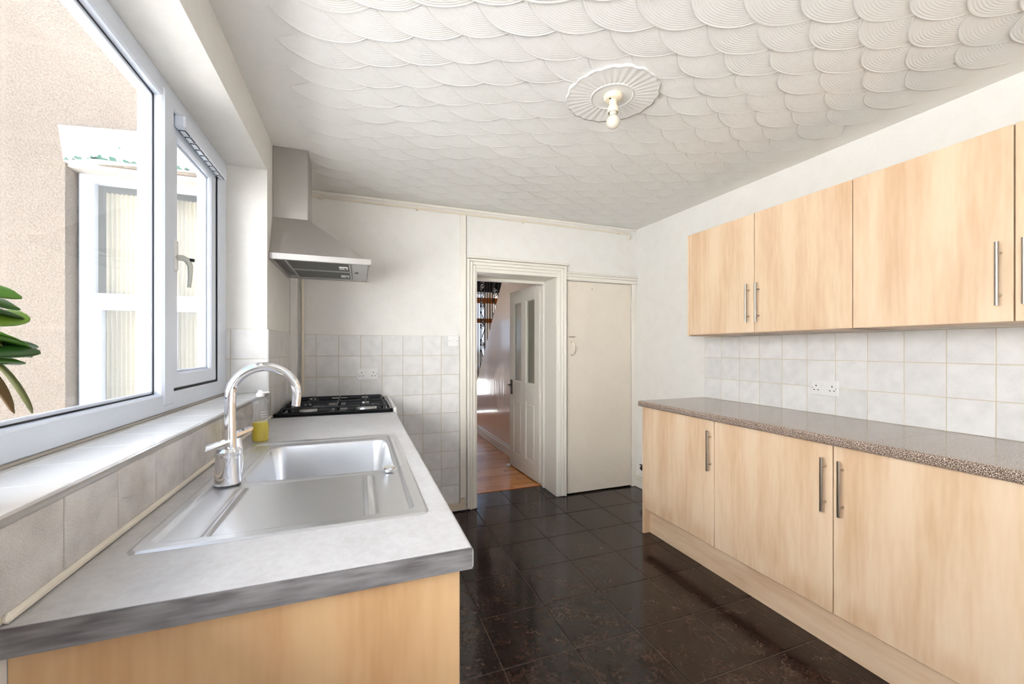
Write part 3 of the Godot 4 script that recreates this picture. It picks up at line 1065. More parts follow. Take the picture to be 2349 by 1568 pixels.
# ------------------------------------------------------------------ hall beyond the doorway
func build_hall():
	var zf := -8.2
	var xr := 1.70
	var f := struct("floor_hall", "varnished orange oak strip floor in the hall", "floor")
	obj("subfloor", box(Vector3(0.3, -0.15, zf), Vector3(2.7, -0.011, -3.555)), M.floor_grout, f)
	var n := 0
	for i in 62:
		var z := -3.553 - 0.075 * i
		if z - 0.075 < zf: break
		var x := 0.62 + fmod(i * 0.37, 0.5) - 0.5
		while x < 1.69:
			var x2 := minf(x + 0.62, 1.69)
			if x2 > 0.8:
				obj("floorboard", box(Vector3(maxf(x, 0.7) + 0.0006, -0.012, z - 0.0744), Vector3(x2 - 0.0006, 0.0, z), 0.0012), M.board[(n * 7 + i * 3) % 4], f)
			n += 1
			x = x2 + 0.0001
	obj("threshold", box(Vector3(0.90, -0.004, -3.57), Vector3(1.62, 0.004, -3.545), 0.003), M.orange_wood, f)
	# walls, ceiling
	var hl := struct("wall_hall_left", "pale hall wall opposite the staircase", "wall")
	var sl := mb()
	bx(sl, Vector3(0.55, 0, -6.60), Vector3(0.70, 4.6, -3.555))
	bx(sl, Vector3(0.55, 0, zf), Vector3(0.70, 0.92, -6.60))
	bx(sl, Vector3(0.55, 1.90, zf), Vector3(0.70, 4.6, -6.60))
	obj("plaster", sl, M.hall_wall, hl)
	var lw := struct("window_2", "wide hall window opposite the staircase", "window")
	sl = mb()
	bx(sl, Vector3(0.60, 0.92, zf), Vector3(0.66, 0.98, -6.60), 0.004)
	bx(sl, Vector3(0.60, 1.84, zf), Vector3(0.66, 1.90, -6.60), 0.004)
	for z in [zf, -7.43, -6.66]:
		bx(sl, Vector3(0.60, 0.98, z), Vector3(0.66, 1.84, z + 0.06), 0.004)
	obj("frame", sl, M.upvc, lw)
	obj("pane", box(Vector3(0.628, 0.98, zf + 0.06), Vector3(0.632, 1.84, -7.43)), M.glass, lw)
	obj("pane", box(Vector3(0.628, 0.98, -7.37), Vector3(0.632, 1.84, -6.66)), M.glass, lw)
	var he := struct("wall_hall_end", "hall end wall round the glazed front door", "wall")
	var st := mb()
	bx(st, Vector3(0.55, 0, zf - 0.15), Vector3(0.78, 4.6, zf))
	bx(st, Vector3(1.62, 0, zf - 0.15), Vector3(1.78, 4.6, zf))
	bx(st, Vector3(2.5, 0, zf - 0.15), Vector3(2.8, 4.6, zf))
	bx(st, Vector3(0.78, 2.15, zf - 0.15), Vector3(1.62, 4.6, zf))
	bx(st, Vector3(1.78, 0, zf - 0.15), Vector3(2.5, 0.9, zf))
	bx(st, Vector3(1.78, 2.5, zf - 0.15), Vector3(2.5, 4.6, zf))
	obj("plaster", st, M.hall_wall, he)
	var hs := struct("wall_hall_right", "pale outer wall behind the staircase", "wall")
	obj("plaster", box(Vector3(2.6, 0, zf), Vector3(2.8, 4.6, -3.555)), M.hall_wall, hs)
	var hc := struct("ceiling_hall", "pale ceiling over the hall", "ceiling")
	st = mb()
	bx(st, Vector3(0.55, 2.62, zf), Vector3(1.72, 2.72, -3.555))
	obj("plaster", st, M.hall_wall, hc)
	var hc2 := struct("ceiling_stairwell", "pale ceiling high over the stairwell", "ceiling")
	obj("plaster", box(Vector3(0.55, 4.55, zf - 0.1), Vector3(2.8, 4.65, -3.3)), M.hall_wall, hc2)
	var hk := struct("wall_hall_kitchen", "upper wall between hall and kitchen", "wall")
	obj("plaster", box(Vector3(0.55, 2.6, -3.555), Vector3(2.8, 4.6, -3.4)), M.hall_wall, hk)
	# glazed front door
	var fd := struct("door_3", "glazed front door at the end of the hall", "door")
	st = mb()
	bx(st, Vector3(0.78, 0, zf - 0.09), Vector3(0.90, 2.15, zf - 0.04), 0.004)
	bx(st, Vector3(1.50, 0, zf - 0.09), Vector3(1.62, 2.15, zf - 0.04), 0.004)
	bx(st, Vector3(0.90, 0, zf - 0.09), Vector3(1.50, 0.35, zf - 0.04), 0.004)
	bx(st, Vector3(0.90, 2.03, zf - 0.09), Vector3(1.50, 2.15, zf - 0.04), 0.004)
	bx(st, Vector3(0.90, 0.98, zf - 0.09), Vector3(1.50, 1.06, zf - 0.04), 0.004)
	obj("frame", st, M.upvc, fd)
	obj("pane", box(Vector3(0.90, 0.35, zf - 0.07), Vector3(1.50, 0.98, zf - 0.066)), M.glass, fd)
	obj("pane", box(Vector3(0.90, 1.06, zf - 0.07), Vector3(1.50, 2.03, zf - 0.066)), M.glass, fd)
	var sw := struct("window_3", "stair window at the end of the hall", "window")
	st = mb()
	bx(st, Vector3(1.78, 0.9, zf - 0.09), Vector3(1.84, 2.5, zf - 0.04), 0.004)
	bx(st, Vector3(2.44, 0.9, zf - 0.09), Vector3(2.5, 2.5, zf - 0.04), 0.004)
	bx(st, Vector3(1.84, 0.9, zf - 0.09), Vector3(2.44, 0.96, zf - 0.04), 0.004)
	bx(st, Vector3(1.84, 2.44, zf - 0.09), Vector3(2.44, 2.5, zf - 0.04), 0.004)
	obj("frame", st, M.upvc, sw)
	obj("pane", box(Vector3(1.84, 0.96, zf - 0.07), Vector3(2.44, 2.44, zf - 0.066)), M.glass, sw)
	# spandrel under the stairs, glossy, cut along the stair line
	var sp := struct("wall_spandrel", "glossy tan panelled wall under the staircase", "wall")
	var line := func(z: float) -> float: return 0.83 + (z + 6.08) * 1.142
	st = mb()
	prism(st, [Vector2(0.0, zf), Vector2(0.0, -3.555), Vector2(2.62, -3.555), Vector2(2.62, -4.51), Vector2(0.02, -6.79), Vector2(0.02, zf)], 0, xr, xr + 0.05)
	obj("panel", st, M.hall_gloss, sp)
	var sk := struct("baseboard_hall", "cream moulded skirting along the hall wall", "skirting")
	st = mb()
	bx(st, Vector3(xr - 0.018, 0.0, zf), Vector3(xr, 0.11, -4.36), 0.004)
	bx(st, Vector3(xr - 0.012, 0.11, zf), Vector3(xr, 0.135, -4.36), 0.004)
	obj("board", st, M.gloss_white, sk)
	tag(obj("door_stop", lath([Vector2(0.0, 0), Vector2(0.022, 0), Vector2(0.026, 0.01), Vector2(0.018, 0.026), Vector2(0.0, 0.03)], Vector3(1.545, 0.0, -4.26), 16), M.plastic), "small white door stop on the hall floor", "door stop")
	# staircase with wrought-iron balustrade
	var s := thing("staircase", "wooden staircase with black scrolled iron balustrade in the hall", "staircase", Vector3(2.1, 0, -5.6))
	st = mb()
	prism(st, [Vector2(line.call(-6.75) + 0.003, -6.75), Vector2(line.call(-4.55) + 0.003, -4.55), Vector2(line.call(-4.55) + 0.06, -4.55), Vector2(line.call(-6.75) + 0.06, -6.75)], 0, xr + 0.055, xr + 0.095)
	obj("string", st, M.hall_wall, s)
	for k in 12:
		var z: float = -6.75 + 0.19 * k
		var y: float = line.call(z) - 0.02
		obj("tread", box(Vector3(xr + 0.096, y - 0.035, z - 0.10), Vector3(2.594, y, z + 0.14), 0.005), M.orange_wood, s)
	var idx := 0
	for k in 17:
		var z := -6.56 + 0.1265 * k
		var y: float = line.call(z) + 0.05
		var top := minf(2.60, y + 1.75)
		if k % 5 == 4:
			st = mb()
			var yy := y + 0.04
			var sgn := 1.0
			while yy < top - 0.2:
				for half in [1.0, -1.0]:
					var pts := []
					for q in 22:
						var a := q * 0.42
						var r := 0.052 * pow(1.0 - q / 24.0, 1.1)
						pts.append(Vector3(xr + 0.075, yy + 0.12 + half * (0.058 + r * cos(a) * 1.0 - 0.052), z + half * sgn * (r * sin(a) * 2.6)))
					tube(st, pts, 0.007, 6)
				tube(st, [Vector3(xr + 0.075, yy + 0.17, z + sgn * 0.11), Vector3(xr + 0.075, yy + 0.22, z + sgn * 0.05), Vector3(xr + 0.075, yy + 0.29, z - sgn * 0.05), Vector3(xr + 0.075, yy + 0.34, z - sgn * 0.11)], 0.0075, 6)
				yy += 0.30
				sgn = -sgn
			tube(st, [Vector3(xr + 0.075, y, z - 0.05), Vector3(xr + 0.075, top, z - 0.05)], 0.006, 6)
			obj("scroll_baluster", st, M.wrought, s)
		else:
			obj("baluster", rod(Vector3(xr + 0.075, y, z), Vector3(xr + 0.075, top, z), 0.007, 8), M.wrought, s)
	for r in [[2.10, 2.20], [1.755, 1.835]]:
		tag(obj("timber_rail", box(Vector3(1.76, r[0], -6.93), Vector3(2.59, r[1], -6.88), 0.006), M.orange_wood), ["upper", "lower"][idx] + " orange timber rail crossing behind the iron balustrade", "rail", "timber rails behind the balustrade")
		idx += 1
	tag(obj("dark_panel", box(Vector3(1.76, 2.30, -6.95), Vector3(2.59, 2.62, -6.90), 0.004), M.navy), "dark navy panel high behind the iron balustrade", "panel")


func lath(prof: Array, at: Vector3, seg := 24, soft := false) -> SurfaceTool:
	var st := mb()
	lathe(st, prof, at, seg, soft)
	return st


# ------------------------------------------------------------------ wall tiles
func build_tiles():
	var T := 0.006
	# back wall
	var wb: Node3D = get_node("wall_back")
	var cols := [-0.436, -0.2905, -0.1425, 0.0085, 0.158, 0.31, 0.4605, 0.605, 0.752]
	var rows := [1.403, 1.249, 1.097, 0.944, 0.792, 0.639, 0.486, 0.349, 0.211, 0.062]
	obj("grout", box(Vector3(-0.44, 0.062, ZB), Vector3(0.752, 1.403, ZB + 0.0045)), M.grout, wb)
	for i in cols.size() - 1:
		for j in rows.size() - 1:
			if j > 3 and cols[i] < 0.0: continue
			obj("tile", box(Vector3(cols[i] + 0.0016, rows[j + 1] + 0.0016, ZB), Vector3(cols[i + 1] - 0.0016, rows[j] - 0.0016, ZB + T + rng.randf_range(-0.0003, 0.0004)), 0.0012), M.tile[rng.randi() % 4], wb)
	# right wall, three courses
	var wr: Node3D = get_node("wall_right")
	var z0 := -2.397
	var p := 0.1518
	obj("grout", box(Vector3(XR - 0.0045, 0.932, z0), Vector3(XR, 1.39, z0 + p * 16)), M.grout, wr)
	var ry := [1.388, 1.236, 1.083, 0.932]
	for i in 16:
		for j in 3:
			obj("tile", box(Vector3(XR - T - rng.randf_range(-0.0003, 0.0004), ry[j + 1] + 0.0016, z0 + p * i + 0.0016), Vector3(XR, ry[j] - 0.0016, z0 + p * (i + 1) - 0.0016), 0.0012), M.tile[rng.randi() % 4], wr)
	# window wall
	var wl: Node3D = get_node("wall_left")
	# upstand between counter and sill
	obj("grout", box(Vector3(XL, 0.935, -2.50), Vector3(XL + 0.0045, 1.064, -0.55)), M.grout, wl)
	for k in range(-2, 11):
		var a := -0.864 - 0.157 * k
		var b := maxf(a - 0.157, -2.495)
		if a - b < 0.02: continue
		obj("tile", box(Vector3(XL, 0.945, b + 0.002), Vector3(XL + T + 0.001, 1.063, a - 0.002), 0.0015), M.tile_grey, wl)
	obj("edge_trim", box(Vector3(XL - 0.006, 1.0625, -2.43), Vector3(XL + 0.009, 1.0745, 0.95), 0.003), M.trim, wl, "grey tile edging along the sill")
	obj("sealant_bead", box(Vector3(XL, 0.931, -2.50), Vector3(XL + 0.013, 0.946, -0.745), 0.005), M.sealant, wl)
	# tiled sill
	obj("sill_grout", box(Vector3(-0.645, 1.058, -2.43), Vector3(XL - 0.004, 1.0715, 0.95)), mat(Color8(246, 244, 240), 0.7), wl)
	for k in 22:
		var a := -2.43 + 0.152 * k
		obj("sill_tile", box(Vector3(-0.602, 1.060, a + 0.001), Vector3(XL - 0.005, 1.0745, a + 0.151), 0.0012), M.sill, wl)
		obj("sill_tile", box(Vector3(-0.645, 1.060, a + 0.001), Vector3(-0.604, 1.0742, a + 0.151), 0.0012), M.sill, wl)
	# far reveal, two courses
	obj("grout", box(Vector3(-0.642, 1.0745, -2.43), Vector3(XL, 1.402, -2.4262)), M.grout, wl)
	for r in [[1.0755, 1.248], [1.250, 1.401]]:
		for c in [[-0.641, -0.612], [-0.610, XL]]:
			obj("tile", box(Vector3(c[0] + 0.0006, r[0], -2.43), Vector3(c[1] - 0.0006, r[1], -2.424), 0.0012), M.tile[rng.randi() % 4], wl)
	# window wall behind the cooker
	obj("grout", box(Vector3(XL, 0.93, ZB + 0.07), Vector3(XL + 0.0045, 1.403, -2.44)), M.grout, wl)
	for i in 6:
		var a := maxf(-2.704 + 0.152 * (2 - i) - 0.152, ZB + 0.07)
		var b := minf(-2.704 + 0.152 * (2 - i), -2.44)
		if b - a < 0.02: continue
		for j in 3:
			obj("tile", box(Vector3(XL, rows[j + 1] + 0.001, a + 0.001), Vector3(XL + T, rows[j] - 0.001, b - 0.001), 0.0012), M.tile[rng.randi() % 4], wl)
	# corner trim of the reveal beside the hood
	obj("corner_trim", box(Vector3(XL - 0.004, 1.06, -2.444), Vector3(XL + 0.008, 1.402, -2.424), 0.004), M.tile[0], wl)


# ------------------------------------------------------------------ kitchen units
# bar handle standing off a door; front is -1 for doors facing -x, +1 for doors facing +x
func bar_handle(parent: Node3D, x: float, y0: float, y1: float, z: float, front: float):
	var xb := x + front * 0.030
	var st := mb()
	tube(st, [Vector3(xb, y0, z), Vector3(xb, y1, z)], 0.0062, 14)
	var h := obj("handle", st, M.nickel, parent, "brushed nickel bar handle")
	for y in [lerpf(y0, y1, 0.165), lerpf(y0, y1, 0.835)]:
		obj("post", rod(Vector3(x, y, z), Vector3(xb, y, z), 0.0045, 10), M.nickel, h)


# doors: [far z, near z, handle z]
func unit(called: String, label: String, group: String, xf: float, xb: float, y0: float, y1: float, za: float, zb: float, doors: Array, hy: Array, ends: Array) -> Node3D:
	var front := -1.0 if xf < xb else 1.0
	var t := thing(called, label, "cabinet", Vector3((xf + xb) / 2.0, y0, (za + zb) / 2.0), group)
	var cx := xf - front * 0.021
	var lo := minf(cx, xb)
	var hi := maxf(cx, xb)
	var st := mb()
	bx(st, Vector3(lo, y0, za + 0.001), Vector3(hi, y0 + 0.018, zb - 0.001))
	if y0 > 1.0: bx(st, Vector3(lo, y1 - 0.018, za + 0.001), Vector3(hi, y1, zb - 0.001))
	bx(st, Vector3(xb - 0.004 if front < 0 else xb, y0, za + 0.001), Vector3(xb if front < 0 else xb + 0.004, y1, zb - 0.001))
	for z in [za, zb - 0.018]:
		bx(st, Vector3(lo, y0, z + (0.001 if z == za else -0.001)), Vector3(hi, y1, z + 0.018 - (0.0 if z == za else 0.001)))
	obj("carcass", st, M.maple, t)
	for d in doors:
		var door := obj("door", box(Vector3(minf(xf, cx + front * 0.002), y0 + 0.001, d[0] + 0.0021), Vector3(maxf(xf, cx + front * 0.002), y1 - 0.001, d[1] - 0.0021), 0.0018), M.maple, t)
		bar_handle(door, xf, hy[0], hy[1], d[2], front)
	for e in ends:
		obj("end_panel", box(Vector3(minf(xf, xb), e[1], e[0]), Vector3(maxf(xf, xb), y1 - 0.0005, e[0] + 0.017), 0.001), M.maple, t)
	return t


func build_right_units():
	# wall cupboards
	unit("wall_cabinet", "maple double-door wall cupboard nearest the back wall", "maple wall cupboards", 2.155, XR, 1.396, 2.093, -2.250, -1.229, [[-2.235, -1.735, -1.768], [-1.735, -1.229, -1.705]], [1.455, 1.682], [[-2.252, 1.390]])
	unit("wall_cabinet", "maple double-door wall cupboard cut off by the picture's right edge", "maple wall cupboards", 2.155, XR, 1.396, 2.093, -1.229, -0.220, [[-1.229, -0.726, -0.758], [-0.726, -0.220, -0.694]], [1.455, 1.682], [])
	# base units
	unit("base_cabinet", "single-door maple base unit at the far end of the granite-effect worktop", "maple base units on the right", 1.880, XR - 0.007, 0.177, 0.893, -2.390, -1.764, [[-2.372, -1.764, -1.787]], [0.606, 0.836], [[-2.390, 0.0]])
	unit("base_cabinet", "double-door maple base unit in the right foreground", "maple base units on the right", 1.880, XR - 0.007, 0.177, 0.893, -1.764, -0.530, [[-1.764, -1.145, -1.174], [-1.145, -0.530, -1.106]], [0.606, 0.836], [])
	unit("base_cabinet", "single-door maple base unit nearest the garden doors", "maple base units on the right", 1.880, XR - 0.007, 0.177, 0.893, -0.530, 0.070, [[-0.530, 0.070, -0.50]], [0.606, 0.836], [])
	tag(obj("plinth_board", box(Vector3(1.930, 0.0, -2.372), Vector3(1.948, 0.1765, 0.07), 0.001), M.maple_flat), "maple plinth board under the right-hand base units", "plinth")
	# granite-effect worktop with rolled front edge
	var st := mb()
	var prof := []
	var x0 := 1.860
	var ya := 0.893
	var yb := 0.932
	prof.append(Vector2(XR - 0.007, ya))
	prof.append(Vector2(XR - 0.007, yb))
	for k in 9:
		var a := PI / 2.0 + PI / 2.0 * k / 8.0
		prof.append(Vector2(x0 + 0.014 + cos(a) * 0.014, yb - 0.014 + sin(a) * 0.014))
	for k in 6:
		var a := PI + PI / 2.0 * k / 5.0
		prof.append(Vector2(x0 + 0.010 + cos(a) * 0.010, ya + 0.010 + sin(a) * 0.010))
	prism(st, prof, 2, -2.412, 0.07)
	tag(obj("worktop", st, M.granite), "brown granite-effect worktop along the right wall", "worktop")


func build_left_units():
	unit("base_cabinet", "maple sink unit with a plain end panel in the left foreground", "maple base units under the window", 0.165, XL, 0.15, 0.889, -1.862, -0.779, [[-1.862, -1.32, -1.35], [-1.32, -0.779, -1.29]], [0.606, 0.836], [])
	var t: Node3D = get_node("base_cabinet_003")
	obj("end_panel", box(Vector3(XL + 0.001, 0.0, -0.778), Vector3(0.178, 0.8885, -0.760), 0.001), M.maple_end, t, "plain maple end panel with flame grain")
	unit("base_cabinet", "maple base unit under the window beside the cooker", "maple base units under the window", 0.165, XL, 0.15, 0.889, -2.480, -1.862, [[-2.480, -1.862, -1.90]], [0.606, 0.836], [])
	tag(obj("plinth_board", box(Vector3(0.10, 0.0, -2.48), Vector3(0.118, 0.149, -0.779), 0.001), M.maple_flat), "maple plinth board under the window units", "plinth")
	# grey worktop with a cut-out for the sink
	var st := mb()
	var y0 := 0.889
	var y1 := 0.930
	var xa := XL + 0.0005
	var xb := 0.200
	var za := -2.487
	var zb := -0.742
	var hx0 := -0.375
	var hx1 := 0.128
	var hz0 := -1.822
	var hz1 := -0.945
	bx(st, Vector3(xa, y0, za), Vector3(hx0, y1, zb))
	bx(st, Vector3(hx0, y0, hz1), Vector3(hx1, y1, zb))
	bx(st, Vector3(hx0, y0, za), Vector3(hx1, y1, hz0))
	# front part with a rounded nosing
	var prof := [Vector2(hx1, y0), Vector2(hx1, y1)]
	for k in 7:
		var a := PI / 2.0 - PI / 2.0 * k / 6.0
		prof.append(Vector2(xb - 0.008 + cos(a) * 0.008, y1 - 0.008 + sin(a) * 0.008))
	for k in 5:
		var a := -PI / 2.0 * k / 4.0
		prof.append(Vector2(xb - 0.006 + cos(a) * 0.006, y0 + 0.006 + sin(a) * 0.006))
	prism(st, prof, 2, za, zb)
	var wt := thing("worktop", "pale grey mottled worktop under the window", "worktop", Vector3(-0.12, y0, -1.6))
	obj("top", st, M.counter, wt)
	obj("end_strip", box(Vector3(xa, y0, zb), Vector3(xb - 0.002, y1 - 0.0005, zb + 0.0016), 0.0006), M.counter_edge, wt, "darker grey edging strip on the near end")


# ------------------------------------------------------------------ sink and tap
func rr(p: Vector2, c: Vector2, h: Vector2, r: float) -> float:
	var q := (p - c).abs() - h + Vector2(r, r)
	return minf(maxf(q.x, q.y), 0.0) + Vector2(maxf(q.x, 0), maxf(q.y, 0)).length() - r


func build_sink():
	var s := thing("sink", "stainless steel sink with drainer set into the grey worktop", "sink", Vector3(-0.125, 0.93, -1.383))
	var x0 := -0.397
	var x1 := 0.148
	var z0 := -1.843
	var z1 := -0.924
	var step := 0.0031
	var nx := int((x1 - x0) / step)
	var nz := int((z1 - z0) / step)
	var mid := Vector2((x0 + x1) / 2, (z0 + z1) / 2)
	var half := Vector2((x1 - x0) / 2, (z1 - z0) / 2)
	var g := []
	for j in nz + 1:
		var row := []
		for i in nx + 1:
			var p := Vector2(lerpf(x0, x1, float(i) / nx), lerpf(z0, z1, float(j) / nz))
			row.append(Vector3(p.x, 0.93 + sink_height(p), p.y))
		g.append(row)
	var norms := []
	for j in nz + 1:
		var row := []
		for i in nx + 1:
			var a: Vector3 = g[j][mini(i + 1, nx)] - g[j][maxi(i - 1, 0)]
			var b: Vector3 = g[mini(j + 1, nz)][i] - g[maxi(j - 1, 0)][i]
			row.append(b.cross(a).normalized())
		norms.append(row)
	var st := mb()
	for j in nz:
		for i in nx:
			var c := Vector2((g[j][i].x + g[j + 1][i + 1].x) / 2, (g[j][i].z + g[j + 1][i + 1].z) / 2)
			if rr(c, mid, half, 0.022) > 0.001: continue
			tri3(st, [g[j][i], g[j + 1][i], g[j + 1][i + 1]], [norms[j][i], norms[j + 1][i], norms[j + 1][i + 1]])
			tri3(st, [g[j][i], g[j + 1][i + 1], g[j][i + 1]], [norms[j][i], norms[j + 1][i + 1], norms[j][i + 1]])
	obj("bowl_and_drainer", st, M.steel, s)
	var waste := obj("waste", lath([Vector2(0.0, 0.004), Vector2(0.030, 0.004), Vector2(0.042, 0.002), Vector2(0.044, 0.0)], Vector3(-0.10, 0.7705, -1.53), 28), M.chrome, s)
	obj("strainer", lath([Vector2(0.0, 0.008), Vector2(0.016, 0.0075), Vector2(0.022, 0.004)], Vector3(-0.10, 0.7705, -1.53), 24), M.chrome, waste)
	obj("pop_up_knob", lath([Vector2(0.0, 0.016), Vector2(0.016, 0.0155), Vector2(0.0205, 0.013), Vector2(0.021, 0.010), Vector2(0.014, 0.008), Vector2(0.012, 0.0)], Vector3(0.082, 0.9315, -1.283), 28, false), M.chrome, s, "small round pop-up waste knob")
	build_tap()
	build_bottle()


func sstep(a: float, b: float, v: float) -> float:
	var t := clampf((v - a) / (b - a), 0.0, 1.0)
	return t * t * (3.0 - 2.0 * t)


func sink_height(p: Vector2) -> float:
	var mid := Vector2(-0.1245, -1.3835)
	var outer := rr(p, mid, Vector2(0.2725, 0.4595), 0.022)
	var h := 0.0035 * (1.0 - sstep(-0.006, 0.0, outer)) + 0.0003
	# shallow tray inside the rim
	var tray := rr(p, Vector2(-0.127, -1.3835), Vector2(0.245, 0.428), 0.02)
	h -= 0.0055 * (1.0 - sstep(-0.008, 0.0, tray))
	# raised bridge between bowl and drainer, deck for the tap
	var bowl := rr(p, Vector2(-0.102, -1.527), Vector2(0.205, 0.222), 0.055)
	var deck := rr(p, Vector2(-0.102, -1.527), Vector2(0.222, 0.238), 0.06)
	h += 0.0032 * (1.0 - sstep(-0.004, 0.006, deck))
	h -= 0.158 * (1.0 - sstep(-0.034, 0.0, bowl))
	# ridges on the drainer
	if p.y > -1.27:
		var fade := sstep(-1.275, -1.255, p.y) * (1.0 - sstep(-0.966, -0.955, p.y))
		h += 0.0042 * exp(-pow((p.x + 0.286) / 0.006, 2.0)) * fade
		h += 0.0042 * exp(-pow((p.x - 0.020) / 0.006, 2.0)) * fade
		h -= 0.0022 * exp(-pow((p.x - 0.033) / 0.005, 2.0)) * fade
		h -= 0.0022 * exp(-pow((p.x + 0.299) / 0.005, 2.0)) * fade
	return h


func build_tap():
	var b := Vector3(-0.338, 0.9335, -1.320)
	var t := thing("kitchen_tap", "chrome swan-neck mixer tap beside the sink bowl", "tap", b)
	obj("body", lath([Vector2(0.0, 0), Vector2(0.032, 0.0), Vector2(0.032, 0.004), Vector2(0.0305, 0.02), Vector2(0.029, 0.074), Vector2(0.031, 0.080), Vector2(0.031, 0.088), Vector2(0.024, 0.096), Vector2(0.0, 0.095)], b, 32), M.chrome, t)
	# valve arm on the far side
	var st := mb()
	tube(st, [b + Vector3(0.012, 0.004, -0.020), b + Vector3(0.013, 0.04, -0.036), b + Vector3(0.010, 0.085, -0.042), b + Vector3(0.006, 0.112, -0.044)], [0.014, 0.015, 0.016, 0.015], 16)
	obj("side_valve", st, M.chrome, t)
	# levers
	st = mb()
	prism(st, [Vector2(-0.046, 0.096), Vector2(0.012, 0.116), Vector2(0.014, 0.122), Vector2(-0.044, 0.108)], 2, -0.011, 0.013)
	var lv := obj("lever", st, M.chrome, t)
	lv.position = b - t.position + Vector3(-0.004, 0.0, 0.006)
	lv.rotation.y = 0.35
	st = mb()
	prism(st, [Vector2(-0.012, 0.114), Vector2(0.042, 0.130), Vector2(0.044, 0.138), Vector2(-0.010, 0.126)], 2, -0.009, 0.011)
	var lv2 := obj("lever", st, M.chrome, t)
	lv2.position = b - t.position + Vector3(0.006, 0.0, -0.046)
	lv2.rotation.y = 0.75
	# spout
	var pts := []
	var rad := []
	var c := b + Vector3(0.006, 0, -0.004)
	for k in 6:
		pts.append(c + Vector3(-0.002 * k / 5.0, 0.07 + 0.165 * k / 5.0 - 0.03, 0))
		rad.append(0.0138)
	var cy := 0.205 + 0.03
	for k in range(1, 25):
		var a := PI - (PI + 0.18) * k / 24.0
		pts.append(c + Vector3(-0.002 + 0.0815 + 0.0815 * cos(a), cy + 0.0815 * sin(a), -0.012 * k / 24.0))
		rad.append(lerpf(0.0138, 0.0118, k / 24.0))
	pts.append(pts[-1] + Vector3(-0.002, -0.020, 0))
	rad.append(0.0115)
	st = mb()
	tube(st, pts, rad, 20)
	obj("spout", st, M.chrome, t)


func build_bottle():
	var b := Vector3(-0.374, 0.9305, -1.892)
	var t := thing("detergent_bottle", "clear plastic bottle half full of yellow washing-up liquid", "bottle", b)
	var prof := [Vector2(0.0, 0.0), Vector2(0.027, 0.0), Vector2(0.0305, 0.006), Vector2(0.0300, 0.05), Vector2(0.0275, 0.085), Vector2(0.0255, 0.115), Vector2(0.0250, 0.130), Vector2(0.0280, 0.146), Vector2(0.0285, 0.156), Vector2(0.0240, 0.168), Vector2(0.0145, 0.176), Vector2(0.0125, 0.184)]
	var shell := mat(Color(0.92, 0.95, 0.97, 0.06), 0.05)
	shell.transparency = BaseMaterial3D.TRANSPARENCY_ALPHA
	obj("shell", lath(prof, b, 28, true), shell, t)
	var liquid := [Vector2(0.0, 0.0015), Vector2(0.0262, 0.0015), Vector2(0.0294, 0.007), Vector2(0.0290, 0.05), Vector2(0.0268, 0.076), Vector2(0.0, 0.0765)]
	var ym := mat(Color8(222, 200, 0), 0.1)
	ym.backlight_enabled = true
	ym.backlight = Color(0.7, 0.62, 0.05)
	obj("liquid", lath(liquid, b, 28), ym, t, "yellow washing-up liquid")
	obj("cap", lath([Vector2(0.0135, 0.178), Vector2(0.0150, 0.180), Vector2(0.0145, 0.192), Vector2(0.009, 0.196), Vector2(0.0075, 0.203), Vector2(0.0, 0.204)], b, 20), M.plastic, t)
	var st := mb()
	bx(st, b + Vector3(0.006, 0.192, -0.006), b + Vector3(0.032, 0.197, 0.006), 0.002)
	obj("spout_flap", st, M.plastic, t)
	for y in [0.118, 0.108, 0.098, 0.064, 0.056, 0.048, 0.040]:
		var ring := []
		for k in 12:
			var a := -0.5 + 1.9 * k / 11.0
			var r: float = 0.0262 if y > 0.09 else 0.0303
			ring.append(b + Vector3(r * cos(a), y, r * sin(a)))
		st = mb()
		tube(st, ring, 0.0007, 5)
		obj("embossed_line", st, M.plastic if y > 0.09 else ym, t)


